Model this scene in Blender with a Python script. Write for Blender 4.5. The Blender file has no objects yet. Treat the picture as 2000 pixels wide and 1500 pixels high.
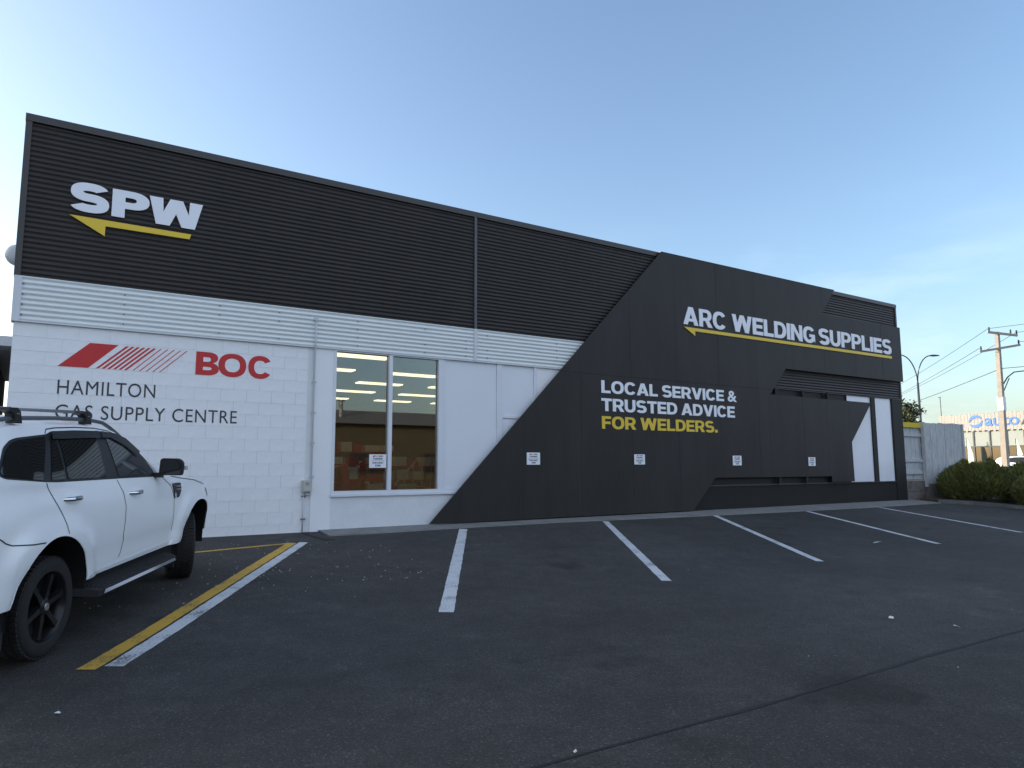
import bpy, bmesh, math, random
from mathutils import Vector, Matrix
from mathutils.geometry import tessellate_polygon
R = math.radians
random.seed(7)
sc = bpy.context.scene
COL = sc.collection
# ------------------------------------------------------------------ camera
cam_d = bpy.data.cameras.new('camera')
cam = bpy.data.objects.new('camera', cam_d)
COL.objects.link(cam)
cam_d.sensor_width = 36.0
cam_d.lens = 36.0 * 1391.06 / 2000.0
cam_d.clip_start = 0.05
cam_d.clip_end = 6000
CAMP = Vector((0, -12.1459, 1.07))
YAW, PIT, ROLL = 0.577106, 0.116606, -0.00352385
fw = Vector((math.sin(YAW) * math.cos(PIT), math.cos(YAW) * math.cos(PIT), math.sin(PIT)))
rt = Vector((math.cos(YAW), -math.sin(YAW), 0))
up = rt.cross(fw)
M3 = Matrix((rt, up, -fw)).transposed()
M3 = M3 @ Matrix.Rotation(ROLL, 3, 'Z')
cam.matrix_world = Matrix.Translation(CAMP) @ M3.to_4x4()
sc.camera = cam
# ------------------------------------------------------------------ light
SUN_AZ, SUN_EL = R(-50), R(14)          # azimuth from +Y towards +X
SKY, SUN, EXPO = 0.12, 2.0, 1.50
w = bpy.data.worlds.new('World')
sc.world = w
w.use_nodes = True
nt = w.node_tree
nt.nodes.clear()
out = nt.nodes.new('ShaderNodeOutputWorld')
bg = nt.nodes.new('ShaderNodeBackground')
sky = nt.nodes.new('ShaderNodeTexSky')
sky.sky_type = 'NISHITA'
sky.sun_disc = False
sky.sun_elevation = SUN_EL
sky.sun_rotation = SUN_AZ
sky.altitude = 20
sky.air_density = 1.0
sky.dust_density = 2.2
sky.ozone_density = 2.0
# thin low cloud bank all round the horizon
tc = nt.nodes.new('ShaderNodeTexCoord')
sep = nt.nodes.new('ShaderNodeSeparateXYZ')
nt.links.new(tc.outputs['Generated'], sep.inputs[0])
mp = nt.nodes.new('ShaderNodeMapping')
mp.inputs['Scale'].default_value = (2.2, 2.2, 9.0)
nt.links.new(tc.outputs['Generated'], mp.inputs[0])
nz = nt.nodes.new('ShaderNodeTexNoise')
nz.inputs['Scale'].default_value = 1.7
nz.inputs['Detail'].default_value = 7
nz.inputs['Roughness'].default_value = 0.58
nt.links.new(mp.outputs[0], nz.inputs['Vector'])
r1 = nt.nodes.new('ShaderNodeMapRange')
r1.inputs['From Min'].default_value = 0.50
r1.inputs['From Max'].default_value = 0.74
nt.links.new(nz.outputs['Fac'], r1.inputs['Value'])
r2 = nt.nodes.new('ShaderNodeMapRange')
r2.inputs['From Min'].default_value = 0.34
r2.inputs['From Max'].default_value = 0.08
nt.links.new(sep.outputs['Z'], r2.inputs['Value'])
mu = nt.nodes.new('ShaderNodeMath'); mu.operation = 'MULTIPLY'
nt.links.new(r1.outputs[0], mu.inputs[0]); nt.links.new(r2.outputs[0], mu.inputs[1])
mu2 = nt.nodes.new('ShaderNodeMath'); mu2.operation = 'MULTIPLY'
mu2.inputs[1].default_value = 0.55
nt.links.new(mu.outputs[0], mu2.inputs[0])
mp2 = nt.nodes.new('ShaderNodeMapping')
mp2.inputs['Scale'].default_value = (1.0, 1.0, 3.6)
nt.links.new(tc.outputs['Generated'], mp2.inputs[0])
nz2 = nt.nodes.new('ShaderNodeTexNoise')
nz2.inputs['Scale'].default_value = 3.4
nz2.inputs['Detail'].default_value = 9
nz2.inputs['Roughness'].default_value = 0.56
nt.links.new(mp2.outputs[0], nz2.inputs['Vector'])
r3 = nt.nodes.new('ShaderNodeMapRange')            # broken cloud the window mirrors, kept behind the camera to brighten the facade
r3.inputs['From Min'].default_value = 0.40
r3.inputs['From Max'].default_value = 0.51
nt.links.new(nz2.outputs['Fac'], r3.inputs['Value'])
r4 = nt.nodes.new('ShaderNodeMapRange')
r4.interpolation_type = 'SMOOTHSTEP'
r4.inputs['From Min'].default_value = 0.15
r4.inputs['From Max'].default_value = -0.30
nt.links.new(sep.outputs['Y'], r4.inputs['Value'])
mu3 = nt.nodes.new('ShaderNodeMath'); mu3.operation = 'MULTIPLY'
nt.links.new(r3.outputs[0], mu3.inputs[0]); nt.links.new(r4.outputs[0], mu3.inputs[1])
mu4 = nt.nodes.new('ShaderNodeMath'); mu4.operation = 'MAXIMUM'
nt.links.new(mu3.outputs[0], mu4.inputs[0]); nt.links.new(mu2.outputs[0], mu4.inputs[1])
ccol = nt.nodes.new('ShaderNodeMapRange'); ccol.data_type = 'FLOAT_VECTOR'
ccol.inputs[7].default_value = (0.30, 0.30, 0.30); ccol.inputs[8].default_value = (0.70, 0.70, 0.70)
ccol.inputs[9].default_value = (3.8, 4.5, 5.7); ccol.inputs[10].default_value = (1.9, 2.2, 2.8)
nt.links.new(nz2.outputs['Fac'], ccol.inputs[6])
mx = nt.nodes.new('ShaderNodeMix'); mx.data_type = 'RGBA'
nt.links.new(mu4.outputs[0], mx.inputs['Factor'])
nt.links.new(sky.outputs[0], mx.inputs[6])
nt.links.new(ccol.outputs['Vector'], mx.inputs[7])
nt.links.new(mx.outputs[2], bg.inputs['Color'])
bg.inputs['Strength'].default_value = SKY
nt.links.new(bg.outputs[0], out.inputs[0])
sd = bpy.data.lights.new('sun', 'SUN')
sd.energy = SUN
sd.angle = R(0.53)
sd.color = (1.0, 0.90, 0.77)
so = bpy.data.objects.new('sun', sd)
COL.objects.link(so)
sv = Vector((math.sin(SUN_AZ) * math.cos(SUN_EL), math.cos(SUN_AZ) * math.cos(SUN_EL), math.sin(SUN_EL)))
so.rotation_euler = sv.to_track_quat('Z', 'Y').to_euler()
so.location = (0, 0, 60)
vs = sc.view_settings
vs.view_transform = 'Standard'
vs.look = 'None'
vs.exposure = EXPO
vs.gamma = 1
vs.use_curve_mapping = False
sc.cycles.max_bounces = 8
sc.cycles.transparent_max_bounces = 12
sc.cycles.use_denoising = True


# ------------------------------------------------------------------ materials
def mat(name, col, rough=0.6, var=0.0, vscale=6.0, bump=0.0, bscale=60.0, metal=0.0, spec=0.5, coat=0.0,
        var2=0.0, v2scale=120.0, stretch=(1, 1, 1), col2=None, c2scale=3.0, c2lo=0.5, c2hi=0.6):
    m = bpy.data.materials.new(name)
    m.use_nodes = True
    t = m.node_tree
    b = t.nodes['Principled BSDF']
    b.inputs['Roughness'].default_value = rough
    b.inputs['Metallic'].default_value = metal
    b.inputs['Specular IOR Level'].default_value = spec
    if coat:
        b.inputs['Coat Weight'].default_value = coat
        b.inputs['Coat Roughness'].default_value = 0.04
    tcn = t.nodes.new('ShaderNodeTexCoord')
    mpn = t.nodes.new('ShaderNodeMapping')
    mpn.inputs['Scale'].default_value = stretch
    t.links.new(tcn.outputs['Object'], mpn.inputs[0])
    vec = mpn.outputs[0]
    rgb = t.nodes.new('ShaderNodeRGB')
    rgb.outputs[0].default_value = (*col, 1)
    cur = rgb.outputs[0]

    def noise(scale, detail=5, rough_=0.6):
        n = t.nodes.new('ShaderNodeTexNoise')
        n.inputs['Scale'].default_value = scale
        n.inputs['Detail'].default_value = detail
        n.inputs['Roughness'].default_value = rough_
        t.links.new(vec, n.inputs['Vector'])
        return n.outputs['Fac']

    if col2 is not None:
        mr = t.nodes.new('ShaderNodeMapRange')
        mr.inputs['From Min'].default_value = c2lo
        mr.inputs['From Max'].default_value = c2hi
        t.links.new(noise(c2scale, 8, 0.65), mr.inputs['Value'])
        mm = t.nodes.new('ShaderNodeMix'); mm.data_type = 'RGBA'
        t.links.new(mr.outputs[0], mm.inputs['Factor'])
        t.links.new(cur, mm.inputs[6])
        mm.inputs[7].default_value = (*col2, 1)
        cur = mm.outputs[2]
    for v, s in ((var, vscale), (var2, v2scale)):
        if v:
            mr = t.nodes.new('ShaderNodeMapRange')
            mr.inputs['From Min'].default_value = 0.25
            mr.inputs['From Max'].default_value = 0.75
            mr.inputs['To Min'].default_value = 1 - v
            mr.inputs['To Max'].default_value = 1 + v
            t.links.new(noise(s), mr.inputs['Value'])
            vm = t.nodes.new('ShaderNodeVectorMath'); vm.operation = 'SCALE'
            t.links.new(cur, vm.inputs[0])
            t.links.new(mr.outputs[0], vm.inputs['Scale'])
            cur = vm.outputs[0]
    t.links.new(cur, b.inputs['Base Color'])
    if bump:
        bn = t.nodes.new('ShaderNodeBump')
        bn.inputs['Strength'].default_value = bump
        bn.inputs['Distance'].default_value = 0.01
        t.links.new(noise(bscale, 4), bn.inputs['Height'])
        t.links.new(bn.outputs[0], b.inputs['Normal'])
    return m


def emis(name, col, s):
    m = bpy.data.materials.new(name)
    m.use_nodes = True
    b = m.node_tree.nodes['Principled BSDF']
    b.inputs['Base Color'].default_value = (*col, 1)
    b.inputs['Emission Color'].default_value = (*col, 1)
    b.inputs['Emission Strength'].default_value = s
    return m


def glassmat(name, tint, ior=1.5, rough=0.0):
    m = bpy.data.materials.new(name)
    m.use_nodes = True
    t = m.node_tree
    t.nodes.clear()
    o = t.nodes.new('ShaderNodeOutputMaterial')
    tr = t.nodes.new('ShaderNodeBsdfTransparent')
    tr.inputs[0].default_value = (*tint, 1)
    g = t.nodes.new('ShaderNodeBsdfGlossy')
    g.inputs['Roughness'].default_value = rough
    f = t.nodes.new('ShaderNodeFresnel')
    f.inputs['IOR'].default_value = ior
    mxs = t.nodes.new('ShaderNodeMixShader')
    t.links.new(f.outputs[0], mxs.inputs[0])
    t.links.new(tr.outputs[0], mxs.inputs[1])
    t.links.new(g.outputs[0], mxs.inputs[2])
    t.links.new(mxs.outputs[0], o.inputs[0])
    return m


def asphalt():
    m = bpy.data.materials.new('asphalt')
    m.use_nodes = True
    t = m.node_tree
    b = t.nodes['Principled BSDF']
    b.inputs['Roughness'].default_value = 0.88
    b.inputs['Specular IOR Level'].default_value = 0.3
    tcn = t.nodes.new('ShaderNodeTexCoord')
    v = tcn.outputs['Object']

    def noise(scale, detail=4, r=0.6):
        n = t.nodes.new('ShaderNodeTexNoise')
        n.inputs['Scale'].default_value = scale
        n.inputs['Detail'].default_value = detail
        n.inputs['Roughness'].default_value = r
        t.links.new(v, n.inputs['Vector'])
        return n.outputs['Fac']

    def rng(val, a, b_, lo, hi):
        mr = t.nodes.new('ShaderNodeMapRange')
        mr.inputs['From Min'].default_value = a
        mr.inputs['From Max'].default_value = b_
        mr.inputs['To Min'].default_value = lo
        mr.inputs['To Max'].default_value = hi
        t.links.new(val, mr.inputs['Value'])
        return mr.outputs[0]

    def mul(a, b_):
        k = t.nodes.new('ShaderNodeMath'); k.operation = 'MULTIPLY'
        t.links.new(a, k.inputs[0]); t.links.new(b_, k.inputs[1])
        return k.outputs[0]
    big = rng(noise(0.45, 6, 0.6), 0.3, 0.7, 0.78, 1.25)
    med = rng(noise(3.2, 6, 0.7), 0.3, 0.7, 0.82, 1.2)
    fine = rng(noise(75, 3, 0.75), 0.3, 0.7, 0.45, 1.55)
    vor = t.nodes.new('ShaderNodeTexVoronoi')
    vor.inputs['Scale'].default_value = 120
    t.links.new(v, vor.inputs['Vector'])
    sepc = t.nodes.new('ShaderNodeSeparateColor')
    t.links.new(vor.outputs['Color'], sepc.inputs[0])
    chips = rng(sepc.outputs[0], 0.90, 1.0, 1.0, 2.5)
    lane = rng(noise(0.16, 4, 0.55), 0.35, 0.65, 0.80, 1.22)
    oil = rng(noise(0.9, 5, 0.62), 0.60, 0.70, 1.0, 0.52)
    dust = rng(noise(1.7, 8, 0.7), 0.58, 0.74, 1.0, 1.5)
    fac = mul(mul(mul(big, med), mul(fine, chips)), mul(lane, mul(oil, dust)))
    sca = t.nodes.new('ShaderNodeVectorMath'); sca.operation = 'SCALE'
    sca.inputs[0].default_value = (0.038, 0.0365, 0.035)
    t.links.new(fac, sca.inputs['Scale'])
    t.links.new(sca.outputs[0], b.inputs['Base Color'])
    bn = t.nodes.new('ShaderNodeBump')
    bn.inputs['Strength'].default_value = 0.55
    bn.inputs['Distance'].default_value = 0.006
    t.links.new(vor.outputs['Distance'], bn.inputs['Height'])
    t.links.new(bn.outputs[0], b.inputs['Normal'])
    return m


def paint(name, col, wear=0.5):
    """road paint worn through to the asphalt in specks"""
    m = bpy.data.materials.new(name)
    m.use_nodes = True
    t = m.node_tree
    b = t.nodes['Principled BSDF']
    b.inputs['Roughness'].default_value = 0.75
    tcn = t.nodes.new('ShaderNodeTexCoord')

    def nse(s, d):
        n = t.nodes.new('ShaderNodeTexNoise')
        n.inputs['Scale'].default_value = s
        n.inputs['Detail'].default_value = d
        n.inputs['Roughness'].default_value = 0.7
        t.links.new(tcn.outputs['Object'], n.inputs['Vector'])
        return n.outputs['Fac']
    a = t.nodes.new('ShaderNodeMath'); a.operation = 'ADD'
    t.links.new(nse(70, 3), a.inputs[0]); t.links.new(nse(2.5, 5), a.inputs[1])
    mr = t.nodes.new('ShaderNodeMapRange')
    mr.inputs['From Min'].default_value = 1.05 + 0.2 * (1 - wear)
    mr.inputs['From Max'].default_value = 1.2 + 0.2 * (1 - wear)
    mr.inputs['To Max'].default_value = 0.85
    t.links.new(a.outputs[0], mr.inputs['Value'])
    mm = t.nodes.new('ShaderNodeMix'); mm.data_type = 'RGBA'
    t.links.new(mr.outputs[0], mm.inputs['Factor'])
    mm.inputs[6].default_value = (*col, 1)
    mm.inputs[7].default_value = (0.045, 0.044, 0.044, 1)
    t.links.new(mm.outputs[2], b.inputs['Base Color'])
    return m


M = dict(
    asphalt=asphalt(),
    concrete=mat('concrete', (0.17, 0.17, 0.165), 0.9, 0.25, 2.5, 0.3, 90, var2=0.25, v2scale=60),
    kerb=mat('kerb_concrete', (0.12, 0.118, 0.11), 0.9, 0.3, 3, 0.3, 90, var2=0.25, v2scale=50),
    tar=mat('tar_seam', (0.010, 0.010, 0.011), 0.9, 0.3, 20),
    drain=mat('drain_iron', (0.02, 0.02, 0.022), 0.6, 0.3, 20),
    soil=mat('soil', (0.05, 0.038, 0.026), 0.95, 0.4, 8, 0.5, 60),
    pwhite=paint('white_road_paint', (0.50, 0.52, 0.54), 0.95),
    pyellow=paint('yellow_road_paint', (0.50, 0.30, 0.035), 0.95),
    block=mat('painted_block', (0.81, 0.81, 0.815), 0.62, 0.05, 1.2, 0.3, 120, var2=0.03, v2scale=14),
    joint=mat('painted_joint', (0.70, 0.71, 0.72), 0.75, 0.05, 6),
    plaster=mat('painted_plaster', (0.80, 0.80, 0.81), 0.6, 0.03, 1.6, 0.12, 60),
    rough=mat('roughcast_white', (0.72, 0.73, 0.75), 0.75, 0.05, 3, 0.9, 70, var2=0.08, v2scale=60),
    roughdark=mat('roughcast_black', (0.020, 0.018, 0.017), 0.75, 0.12, 3, 0.9, 70, spec=0.25, var2=0.2, v2scale=60),
    wcorr=mat('white_corrugate', (0.68, 0.71, 0.70), 0.45, 0.05, 1.2, stretch=(1, 1, 6)),
    dcorr=mat('black_corrugate', (0.031, 0.027, 0.025), 0.45, 0.14, 1.0, spec=0.28, var2=0.06, v2scale=4),
    dflash=mat('black_flashing', (0.040, 0.036, 0.034), 0.42, 0.08, 2),
    wflash=mat('white_flashing', (0.62, 0.64, 0.66), 0.45, 0.05, 2),
    dsheet=mat('charcoal_sheet', (0.029, 0.0265, 0.025), 0.5, 0.2, 1.1, 0.22, 2.2, spec=0.22, var2=0.10, v2scale=9, stretch=(1.6, 1, 0.35)),
    dpaint=mat('black_paint', (0.020, 0.019, 0.018), 0.6, 0.1, 3, spec=0.25),
    frame=mat('window_frame', (0.68, 0.70, 0.74), 0.4, 0.03, 3),
    infill=mat('white_infill', (0.72, 0.74, 0.78), 0.5, 0.03, 1.5),
    opal=mat('white_window_film', (0.74, 0.76, 0.80), 0.25, 0.03, 2, spec=0.5),
    glass=glassmat('shop_glass', (0.78, 0.78, 0.74), 1.95),
    red=mat('sign_red', (0.52, 0.022, 0.022), 0.55, 0.04, 4),
    ink=mat('sign_dark_grey', (0.035, 0.036, 0.04), 0.55, 0.05, 4),
    swhite=mat('sign_white', (0.80, 0.82, 0.86), 0.45, 0.02, 3),
    syellow=mat('sign_yellow', (0.75, 0.52, 0.03), 0.45, 0.03, 3),
    conduit=mat('grey_conduit', (0.52, 0.53, 0.56), 0.5, 0.06, 8),
    boxgrey=mat('meter_box_grey', (0.46, 0.47, 0.42), 0.5, 0.06, 8),
    black=mat('black_rubber', (0.012, 0.012, 0.012), 0.7, 0.2, 20),
    screw=mat('screw_steel', (0.12, 0.12, 0.12), 0.5),
    car=mat('car_white', (0.90, 0.91, 0.91), 0.30, 0.0, coat=0.35),
    carblack=mat('car_black_trim', (0.012, 0.012, 0.013), 0.35, 0.0),
    cartex=mat('car_textured_black', (0.014, 0.014, 0.015), 0.7, 0.15, 60, 0.4, 300),
    tyre=mat('tyre_rubber', (0.018, 0.017, 0.016), 0.85, 0.25, 12, 0.3, 120),
    rim=mat('rim_black', (0.014, 0.014, 0.015), 0.3, metal=0.3),
    liner=mat('arch_liner', (0.010, 0.0095, 0.009), 0.95),
    cglass=mat('car_tinted_glass', (0.012, 0.013, 0.013), 0.03, spec=0.7),
    cglass2=mat('car_front_glass', (0.035, 0.04, 0.045), 0.03, spec=0.7),
    chrome=mat('chrome', (0.75, 0.76, 0.78), 0.08, metal=1.0),
    lampglass=mat('lamp_glass', (0.6, 0.6, 0.6), 0.1),
    lampred=mat('lamp_red', (0.35, 0.01, 0.01), 0.15),
    wood=mat('weathered_white_paling', (0.46, 0.48, 0.49), 0.8, 0.18, 3, 0.3, 40, stretch=(6, 6, 0.7), col2=(0.30, 0.30, 0.29),
             c2scale=5, c2lo=0.5, c2hi=0.68),
    ywood=mat('yellow_board', (0.62, 0.47, 0.03), 0.7, 0.1, 4),
    basewall=mat('stained_base_block', (0.17, 0.155, 0.14), 0.9, 0.3, 3, 0.5, 40, col2=(0.09, 0.05, 0.04), c2scale=3,
                 c2lo=0.5, c2hi=0.65),
    leaf=mat('shrub_leaf', (0.12, 0.13, 0.035), 0.6, 0.5, 2.2),
    leaf2=mat('shrub_leaf_tip', (0.20, 0.21, 0.05), 0.6, 0.35, 4),
    leaf3=mat('tree_leaf', (0.05, 0.06, 0.02), 0.6, 0.4, 3),
    bark=mat('bark', (0.08, 0.06, 0.045), 0.9, 0.3, 10),
    polec=mat('pole_concrete', (0.34, 0.31, 0.27), 0.9, 0.12, 3, 0.2, 40),
    arm=mat('crossarm_wood', (0.36, 0.33, 0.29), 0.85, 0.15, 6),
    lampsteel=mat('lamp_pole_steel', (0.035, 0.045, 0.055), 0.5, 0.1, 3),
    wire=mat('wire', (0.05, 0.05, 0.055), 0.6),
    paper=mat('paper', (0.75, 0.75, 0.75), 0.8),
    cream=mat('cream_fascia', (0.34, 0.32, 0.295), 0.6, 0.06, 1),
    blind=mat('pale_blind', (0.24, 0.28, 0.265), 0.5, 0.05, 1.5),
    blue=mat('sign_blue', (0.02, 0.15, 0.45), 0.5),
    darkglass=mat('dark_glass', (0.02, 0.025, 0.028), 0.05, spec=0.6),
    flag=mat('banner_cloth', (0.55, 0.72, 0.55), 0.8),
    brown=mat('brown_weatherboard', (0.075, 0.055, 0.042), 0.8, 0.12, 2),
    beige=mat('beige_wall', (0.50, 0.43, 0.30), 0.7, 0.06, 2),
    olive=mat('olive_weatherboard', (0.085, 0.068, 0.04), 0.8, 0.12, 1.5, stretch=(1, 1, 8)),
    roofm=mat('grey_roof', (0.16, 0.15, 0.14), 0.7, 0.1, 1),
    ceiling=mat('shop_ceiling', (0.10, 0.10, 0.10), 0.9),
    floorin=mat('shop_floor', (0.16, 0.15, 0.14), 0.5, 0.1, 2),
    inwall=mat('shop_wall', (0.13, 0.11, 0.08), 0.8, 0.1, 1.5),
    tube=emis('ceiling_light_panel', (1.0, 0.88, 0.58), 0.9),
    shred=mat('shelf_red', (0.50, 0.03, 0.03), 0.5, 0.1, 3),
    shwhite=mat('carton_white', (0.75, 0.73, 0.7), 0.6, 0.15, 5),
    shcard=mat('carton_brown', (0.36, 0.26, 0.15), 0.8, 0.15, 5),
    shgrey=mat('display_frame_white', (0.62, 0.60, 0.55), 0.5),
    stone=mat('chip_stone', (0.36, 0.35, 0.33), 0.85, 0.3, 40),
    litterp=mat('litter_paper', (0.62, 0.62, 0.60), 0.8),
    galv=mat('galvanised', (0.42, 0.42, 0.41), 0.35, 0.1, 6, metal=0.7),
)


# ------------------------------------------------------------------ mesh helpers
class MB:
    def __init__(s):
        s.v = []
        s.f = []

    def add(s, vs_, fs):
        n = len(s.v)
        s.v += [tuple(p) for p in vs_]
        s.f += [tuple(i + n for i in q) for q in fs]
        return s

    def box(s, x0, x1, y0, y1, z0, z1):
        return s.add([(x0, y0, z0), (x1, y0, z0), (x1, y1, z0), (x0, y1, z0), (x0, y0, z1), (x1, y0, z1), (x1, y1, z1), (x0, y1, z1)],
                     [(0, 3, 2, 1), (4, 5, 6, 7), (0, 1, 5, 4), (1, 2, 6, 5), (2, 3, 7, 6), (3, 0, 4, 7)])

    def prism(s, pts, a, b):
        """polygon in (x,z) extruded from y=a (front) to y=b"""
        n = len(pts)
        vs_ = [(p[0], a, p[1]) for p in pts] + [(p[0], b, p[1]) for p in pts]
        fs = [tuple(range(n)), tuple(range(2 * n - 1, n - 1, -1))]
        fs += [(i, i + n, (i + 1) % n + n, (i + 1) % n) for i in range(n)]
        return s.add(vs_, fs)

    def slab(s, pts, z0, z1):
        """polygon of (x,y,z offset) extruded vertically; pts may carry their own z"""
        n = len(pts)
        vs_ = [(p[0], p[1], p[2] + z0) for p in pts] + [(p[0], p[1], p[2] + z1) for p in pts]
        fs = [tuple(range(n - 1, -1, -1)), tuple(range(n, 2 * n))]
        fs += [(i, (i + 1) % n, (i + 1) % n + n, i + n) for i in range(n)]
        return s.add(vs_, fs)

    def tube(s, pts, r, seg=8, caps=True):
        pts = [Vector(p) for p in pts]
        rs = r if isinstance(r, (list, tuple)) else [r] * len(pts)
        rings = []
        for i, p in enumerate(pts):
            d = (pts[min(i + 1, len(pts) - 1)] - pts[max(i - 1, 0)]).normalized()
            a = d.cross(Vector((0, 0, 1)) if abs(d.z) < 0.95 else Vector((1, 0, 0))).normalized()
            b = d.cross(a)
            rings.append([p + (a * math.cos(2 * math.pi * k / seg) + b * math.sin(2 * math.pi * k / seg)) * rs[i] for k in range(seg)])
        n = len(s.v)
        for q in rings:
            s.v += [tuple(p) for p in q]
        for i in range(len(pts) - 1):
            for k in range(seg):
                k2 = (k + 1) % seg
                s.f.append((n + i * seg + k, n + i * seg + k2, n + (i + 1) * seg + k2, n + (i + 1) * seg + k))
        if caps:
            s.f.append(tuple(n + k for k in range(seg - 1, -1, -1)))
            s.f.append(tuple(n + (len(pts) - 1) * seg + k for k in range(seg)))
        return s

    def lathe_y(s, prof, c, seg=40):
        """profile of (radius, y) turned about the y axis through c"""
        n = len(s.v)
        m = len(prof)
        for k in range(seg):
            a = 2 * math.pi * k / seg
            for (r_, y) in prof:
                s.v.append((c[0] + r_ * math.cos(a), c[1] + y, c[2] + r_ * math.sin(a)))
        for k in range(seg):
            for j in range(m - 1):
                a, b = n + k * m + j, n + ((k + 1) % seg) * m + j
                s.f.append((a, a + 1, b + 1, b))
        return s

    def mesh(s, name, m, smooth=False, off=(0, 0, 0)):
        me = bpy.data.meshes.new(name)
        me.from_pydata([(p[0] - off[0], p[1] - off[1], p[2] - off[2]) for p in s.v], [], s.f)
        me.materials.append(m)
        bm = bmesh.new(); bm.from_mesh(me)
        bmesh.ops.recalc_face_normals(bm, faces=bm.faces)
        bm.to_mesh(me); bm.free()
        if smooth:
            for p in me.polygons:
                p.use_smooth = True
        return me


ROOTLOC = {}


def thing(name, label, cat, loc=(0, 0, 0), group=None):
    o = bpy.data.objects.new(name, None)
    COL.objects.link(o)
    o.empty_display_size = 0.2
    o.location = loc
    o['label'] = label
    o['category'] = cat
    if group:
        o['group'] = group
    ROOTLOC[o.name] = Vector(loc)
    return o


def link(me, name, parent, loc=(0, 0, 0)):
    o = bpy.data.objects.new(name, me)
    COL.objects.link(o)
    o.parent = parent
    o.location = loc
    if parent is not None:
        ROOTLOC[o.name] = ROOTLOC[parent.name]
    return o


def part(name, mb, m, parent, smooth=False, kind=None, label=None):
    """mb in world axes, placed relative to the thing's base"""
    me = mb.mesh(name, m, smooth, ROOTLOC[parent.name])
    o = link(me, name, parent)
    if kind:
        o['kind'] = kind
    if label:
        o['label'] = label
    return o


def single(name, mb, m, label=None, cat=None, group=None, kind=None, loc=(0, 0, 0), smooth=False):
    me = mb.mesh(name, m, smooth, loc)
    o = bpy.data.objects.new(name, me)
    COL.objects.link(o)
    o.location = loc
    ROOTLOC[o.name] = Vector(loc)
    if label:
        o['label'] = label
    if cat:
        o['category'] = cat
    if group:
        o['group'] = group
    if kind:
        o['kind'] = kind
    return o


def autosmooth(me, ang=35):
    """smooth shading with sharp edges kept by angle"""
    bm = bmesh.new(); bm.from_mesh(me)
    for e in bm.edges:
        if len(e.link_faces) == 2 and e.calc_face_angle(0) > R(ang):
            e.smooth = False
    for f in bm.faces:
        f.smooth = True
    bm.to_mesh(me); bm.free()


def gz(y):
    """the lot falls away from the wall, then levels out"""
    a = max(0.0, -y)
    if a < 5:
        return -0.065 * a
    b = min(a, 7.5) - 5
    return -0.325 - 0.065 * b + 0.013 * b * b


# ------------------------------------------------------------------ ground
xs = [-1500, -300, -60, -20, -5, 0, 5, 10, 15, 20, 25, 40, 80, 300, 1500]
ys = [-1500, -300, -60, -30, -14, -10, -7.5, -7.2, -6.9, -6.6, -6.3, -6.0, -5.7, -5.4, -5.2, -5.0, -2.5, 0, 10, 30, 80, 300, 1500]
g = MB()
nx = len(xs)
for y in ys:
    for x in xs:
        g.v.append((x, y, gz(y)))
for j in range(len(ys) - 1):
    for i in range(nx - 1):
        a = j * nx + i
        g.f.append((a, a + 1, a + nx + 1, a + nx))
ground = single('ground', g, M['asphalt'], kind='structure')


def gline(a, b, wid, m, name, z=0.004, wid2=None):
    """painted strip on the sloping asphalt between two points (centre line)"""
    a, b = Vector((a[0], a[1], 0)), Vector((b[0], b[1], 0))
    d = (b - a).normalized()
    p = Vector((-d.y, d.x, 0)) * wid * 0.5
    n = 60
    mb = MB()
    for i in range(n + 1):
        c = a.lerp(b, i / n)
        j = [random.uniform(-0.008, 0.008) for _ in range(2)]
        for q in (c + p * (1 + j[0] / wid), c - p * (1 + j[1] / wid)):
            mb.v.append((q.x, q.y, gz(q.y) + z))
    for i in range(n):
        mb.f.append((2 * i, 2 * i + 1, 2 * i + 3, 2 * i + 2))
    o = link(mb.mesh(name, m), name, ground)
    o['kind'] = 'structure'
    return o


for a, b, wd in [((6.425, -0.64), (3.43, -5.66), .15), ((9.74, -0.70), (6.63, -5.51), .13), ((12.98, -0.76), (9.87, -5.48), .125),
                 ((16.19, -0.93), (13.74, -5.28), .12), ((19.375, -0.95), (17.40, -5.17), .12)]:
    gline(a, b, wd, M['pwhite'], 'parking_line')
gline((3.40, -1.03), (0.51, -5.98), .135, M['pwhite'], 'parking_line')
gline((3.22, -1.03), (0.33, -5.97), .135, M['pyellow'], 'yellow_parking_line', 0.005)
gline((3.19, -1.045), (-1.6, -1.98), .085, M['pyellow'], 'yellow_parking_line', 0.0045)
# tar seam across the lot
tm = MB()
n = 90
for i in range(n + 1):
    x = -6 + i * 0.42
    y = -9.09 + 0.02 * math.sin(x * 1.3) + random.uniform(-0.008, 0.008)
    wv = random.uniform(0.008, 0.022)
    tm.v += [(x, y - wv, gz(y - wv) + 0.003), (x, y + wv, gz(y + wv) + 0.003)]
tm.f = [(2 * i, 2 * i + 2, 2 * i + 3, 2 * i + 1) for i in range(n)]
o = link(tm.mesh('tar_seam', M['tar']), 'tar_seam', ground); o['kind'] = 'structure'
# concrete apron along the wall
ap = MB()
front = [(3.95, -0.585), (5.2, -0.58), (6.04, -0.53), (8.56, -0.51), (11.5, -0.68), (14.8, -0.83), (18.7, -0.93), (22.9, -0.90)]
for i, (x, y) in enumerate(front):
    ap.v += [(x, 0.05, 0.030), (x, y, gz(y) + 0.022), (x, y - 0.012, gz(y) - 0.02)]
for i in range(len(front) - 1):
    for k in range(2):
        a = i * 3 + k
        ap.f.append((a, a + 1, a + 4, a + 3))
ap.f.append((0, 2, 1))
single('concrete_apron', ap, M['concrete'], kind='structure')
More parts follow.
